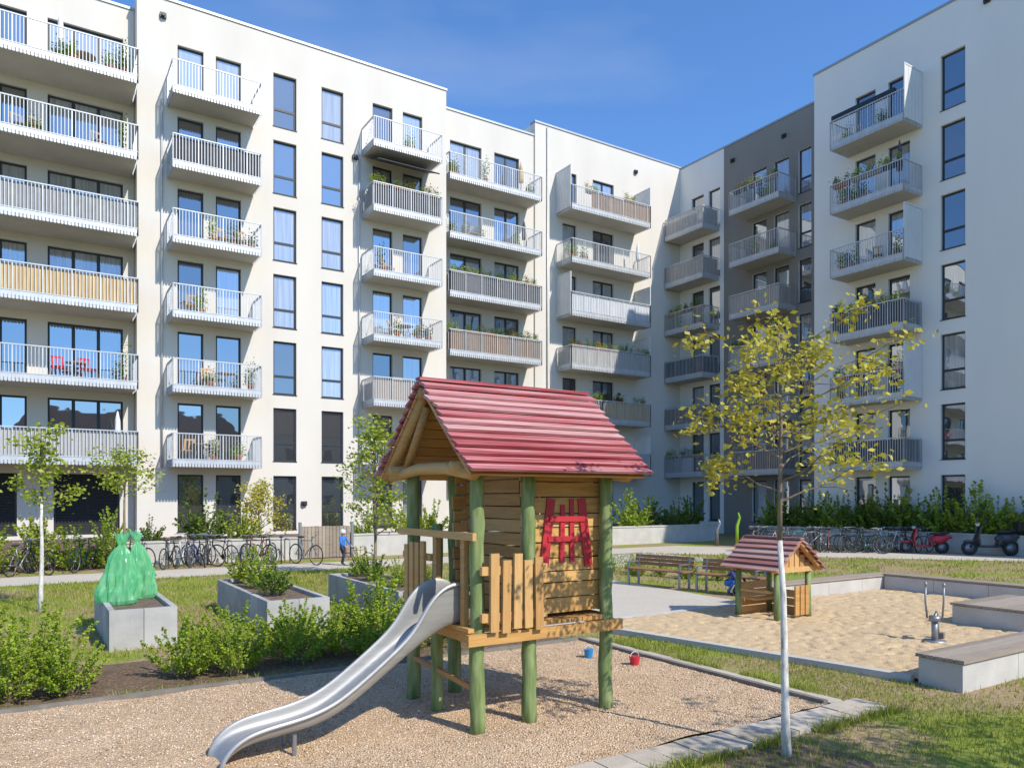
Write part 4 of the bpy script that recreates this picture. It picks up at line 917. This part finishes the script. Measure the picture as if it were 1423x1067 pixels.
# ------------------------------------------------------------------ people
def person(H,loc,rot,label,J,cols,hair,head=1.0):
    base={'pel':(0,0,.52),'che':(0,0,.70),'nk':(0,.0,.82),'hd':(0,-.012,.885),'ht':(0,-.008,.94)}
    for sx,n_ in((-1,'l'),(1,'r')):
        base.update({'sh'+n_:(sx*.105,0,.79),'el'+n_:(sx*.145,-.01,.63),'wr'+n_:(sx*.155,-.07,.49),'hp'+n_:(sx*.055,0,.50),'kn'+n_:(sx*.06,-.01,.28),'an'+n_:(sx*.062,.012,.045),'to'+n_:(sx*.068,-.09,.025)})
    base.update(J)
    R={'pel':.078,'che':.082,'nk':.032,'hd':.062*head,'ht':.045*head,'sh':.04,'el':.028,'wr':.019,'hp':.06,'kn':.04,'an':.027,'to':.024}
    names=list(base); V=[Vector(base[n_])*H for n_ in names]; Rr=[R.get(n_,R.get(n_[:2],.03))*H for n_ in names]
    E=[('pel','che',1),('che','nk',1),('nk','hd',0),('hd','ht',0)]
    for n_ in 'lr': E+=[('che','sh'+n_,1),('sh'+n_,'el'+n_,1),('el'+n_,'wr'+n_,1),('pel','hp'+n_,2),('hp'+n_,'kn'+n_,2),('kn'+n_,'an'+n_,2),('an'+n_,'to'+n_,3)]
    E=[(names.index(a),names.index(b_),c_) for a,b_,c_ in E]
    for n_ in 'lr':
        wi=names.index('wr'+n_); ei=names.index('el'+n_); d=(V[wi]-V[ei]).normalized(); side=d.cross(Vector((0,0,1)))
        if side.length<.1: side=Vector((1,0,0))
        side.normalize(); pal=V[wi]+d*.035*H; V.append(pal); Rr.append(.018*H); pi=len(V)-1; E.append((wi,pi,0))
        for f in range(5):
            ln=[.03,.045,.05,.046,.036][f]*H
            q=pal+side*((f-2)*.0143*H)+d*ln*.6; q2=q+d*ln*.5+Vector((0,0,-.008*H))
            V.append(q);Rr.append(.0065*H);E.append((pi,len(V)-1,0)); V.append(q2);Rr.append(.005*H);E.append((len(V)-2,len(V)-1,0))
    me=bpy.data.meshes.new('person'); me.from_pydata(V,[(a,b_) for a,b_,c_ in E],[])
    ob=put('person',me); mod=ob.modifiers.new('skin','SKIN')
    if not len(me.skin_vertices):
        import bmesh
        bm_=bmesh.new(); bm_.from_mesh(me); bm_.verts.layers.skin.verify(); bm_.to_mesh(me); bm_.free()
    sv=me.skin_vertices[0].data
    for i,r in enumerate(Rr): sv[i].radius=(r,r); sv[i].use_root=(i==0)
    sub=ob.modifiers.new('sub','SUBSURF'); sub.levels=2; sub.render_levels=2
    bpy.context.view_layer.update()
    dg=bpy.context.evaluated_depsgraph_get(); nm=bpy.data.meshes.new_from_object(ob.evaluated_get(dg)); bpy.data.objects.remove(ob)
    nm.materials.clear()
    for c_ in cols: nm.materials.append(c_)
    for p in nm.polygons:
        p.use_smooth=True; best=1e9;bi=0
        for a,b_,c_ in E:
            A_1,B_1=V[a],V[b_]; ab=B_1-A_1; t=max(0,min(1,(p.center-A_1).dot(ab)/max(ab.length_squared,1e-9)))
            dd=(p.center-(A_1+ab*t)).length
            if dd<best: best=dd;bi=c_
        p.material_index=bi
    o=top(put('person',nm,loc=loc,rot=rot),label,'person')
    hc=Vector(base['hd'])*H+Vector((0,.01*H,.03*H)); r=.072*head*H
    b=MB(); b.ell(tuple(hc),(r*.98,r*1.05,r*1.1),14,8,0,-.15); put('hair' if hair is h1 else 'helmet',b.mesh('hair',[hair],True),o)
    b=MB(); fc_=Vector(base['hd'])*H
    for sx in(-1,1): b.ell((fc_.x+sx*.024*H*head,fc_.y-.056*H*head,fc_.z+.006*H),(.008*H,.005*H,.006*H),8,5); 
    put('eyes',b.mesh('eyes',[m_blackm]),o)
    b=MB(); b.ell((fc_.x,fc_.y-.064*H*head,fc_.z-.012*H),(.008*H,.012*H,.012*H),8,5); b.ell((fc_.x,fc_.y-.056*H*head,fc_.z-.035*H),(.016*H,.006*H,.004*H),8,5,1)
    for sx in(-1,1): b.ell((fc_.x+sx*.062*H*head,fc_.y,fc_.z-.0*H),(.008*H,.014*H,.02*H),8,5)
    put('face_details',b.mesh('face_details',[cols[0],m_redp]),o)
    return o
sk=M('skin',(.55,.33,.24),.5); h1=M('brown_hair',(.10,.06,.03),.7); jb=M('blue_jacket',(.04,.18,.55),.8); tr=M('dark_trousers',(.03,.035,.06),.85); shw=M('shoes',(.06,.05,.05),.6); navy=M('navy_top',(.03,.05,.14),.85)
cap=M('red_cloth',(.35,.05,.05),.8); helm=M('light_helmet',(.6,.62,.62),.35)
person(1.15,(-5.42,24.2,.006),math.radians(60),'small child in blue jacket and light helmet holding a balance bicycle',{'wrr':(.12,-.2,.55),'elr':(.15,-.08,.62),'wrl':(-.12,-.2,.55),'ell':(-.15,-.08,.62),'knl':(-.06,-.1,.29),'anl':(-.06,-.06,.05),'tol':(-.065,-.16,.03),'anr':(.06,.1,.06),'tor':(.065,.02,.025)},[sk,jb,tr,shw],helm,1.25)
o=make_bike(bm[3][1],(-5.22,24.1,.006),math.radians(4),'small red balance bicycle held by the child',group='children bicycles'); o.scale=(.6,.9,.62)
J={'pel':(0,.05,.20),'che':(0,-.06,.36),'nk':(0,-.12,.45),'hd':(0,-.165,.515),'ht':(0,-.185,.565)}
for sx,n_ in((-1,'l'),(1,'r')):
    J.update({'sh'+n_:(sx*.1,-.10,.43),'el'+n_:(sx*.13,-.20,.32),'wr'+n_:(sx*.1,-.28,.20),'hp'+n_:(sx*.06,.03,.20),'kn'+n_:(sx*.10,-.15,.27),'an'+n_:(sx*.08,-.01,.045),'to'+n_:(sx*.085,-.12,.022)})
person(1.2,(4.9,17.0,.006),math.radians(40),'child in navy top crouching low on the paving beside the bench',J,[sk,navy,jb,shw],h1,1.2)
person(1.7,on(D_,29.0,1.05,2),ROTL,'person in dark red top leaning on a balcony railing',{'wrl':(-.1,-.16,.64),'wrr':(.1,-.16,.64),'ell':(-.15,-.03,.62),'elr':(.15,-.03,.62)},[sk,cap,tr,shw],h1,1.0)
for (x,y,h) in((10.0,33.6,1.5),(9.2,33.9,1.2)):
    b=MB(); b.tube([(0,0,0),(0,0,h*.6),(.12,0,h*.85),(.05,0,h)],[.07,.07,.06,.03],10); top(put('marker_post',b.mesh('marker_post',[m_limep if h>1.3 else m_metal],True),loc=(x,y,0)),'short post beside the garden path' if h<1.3 else 'bright lime green bent post beside the path','post')
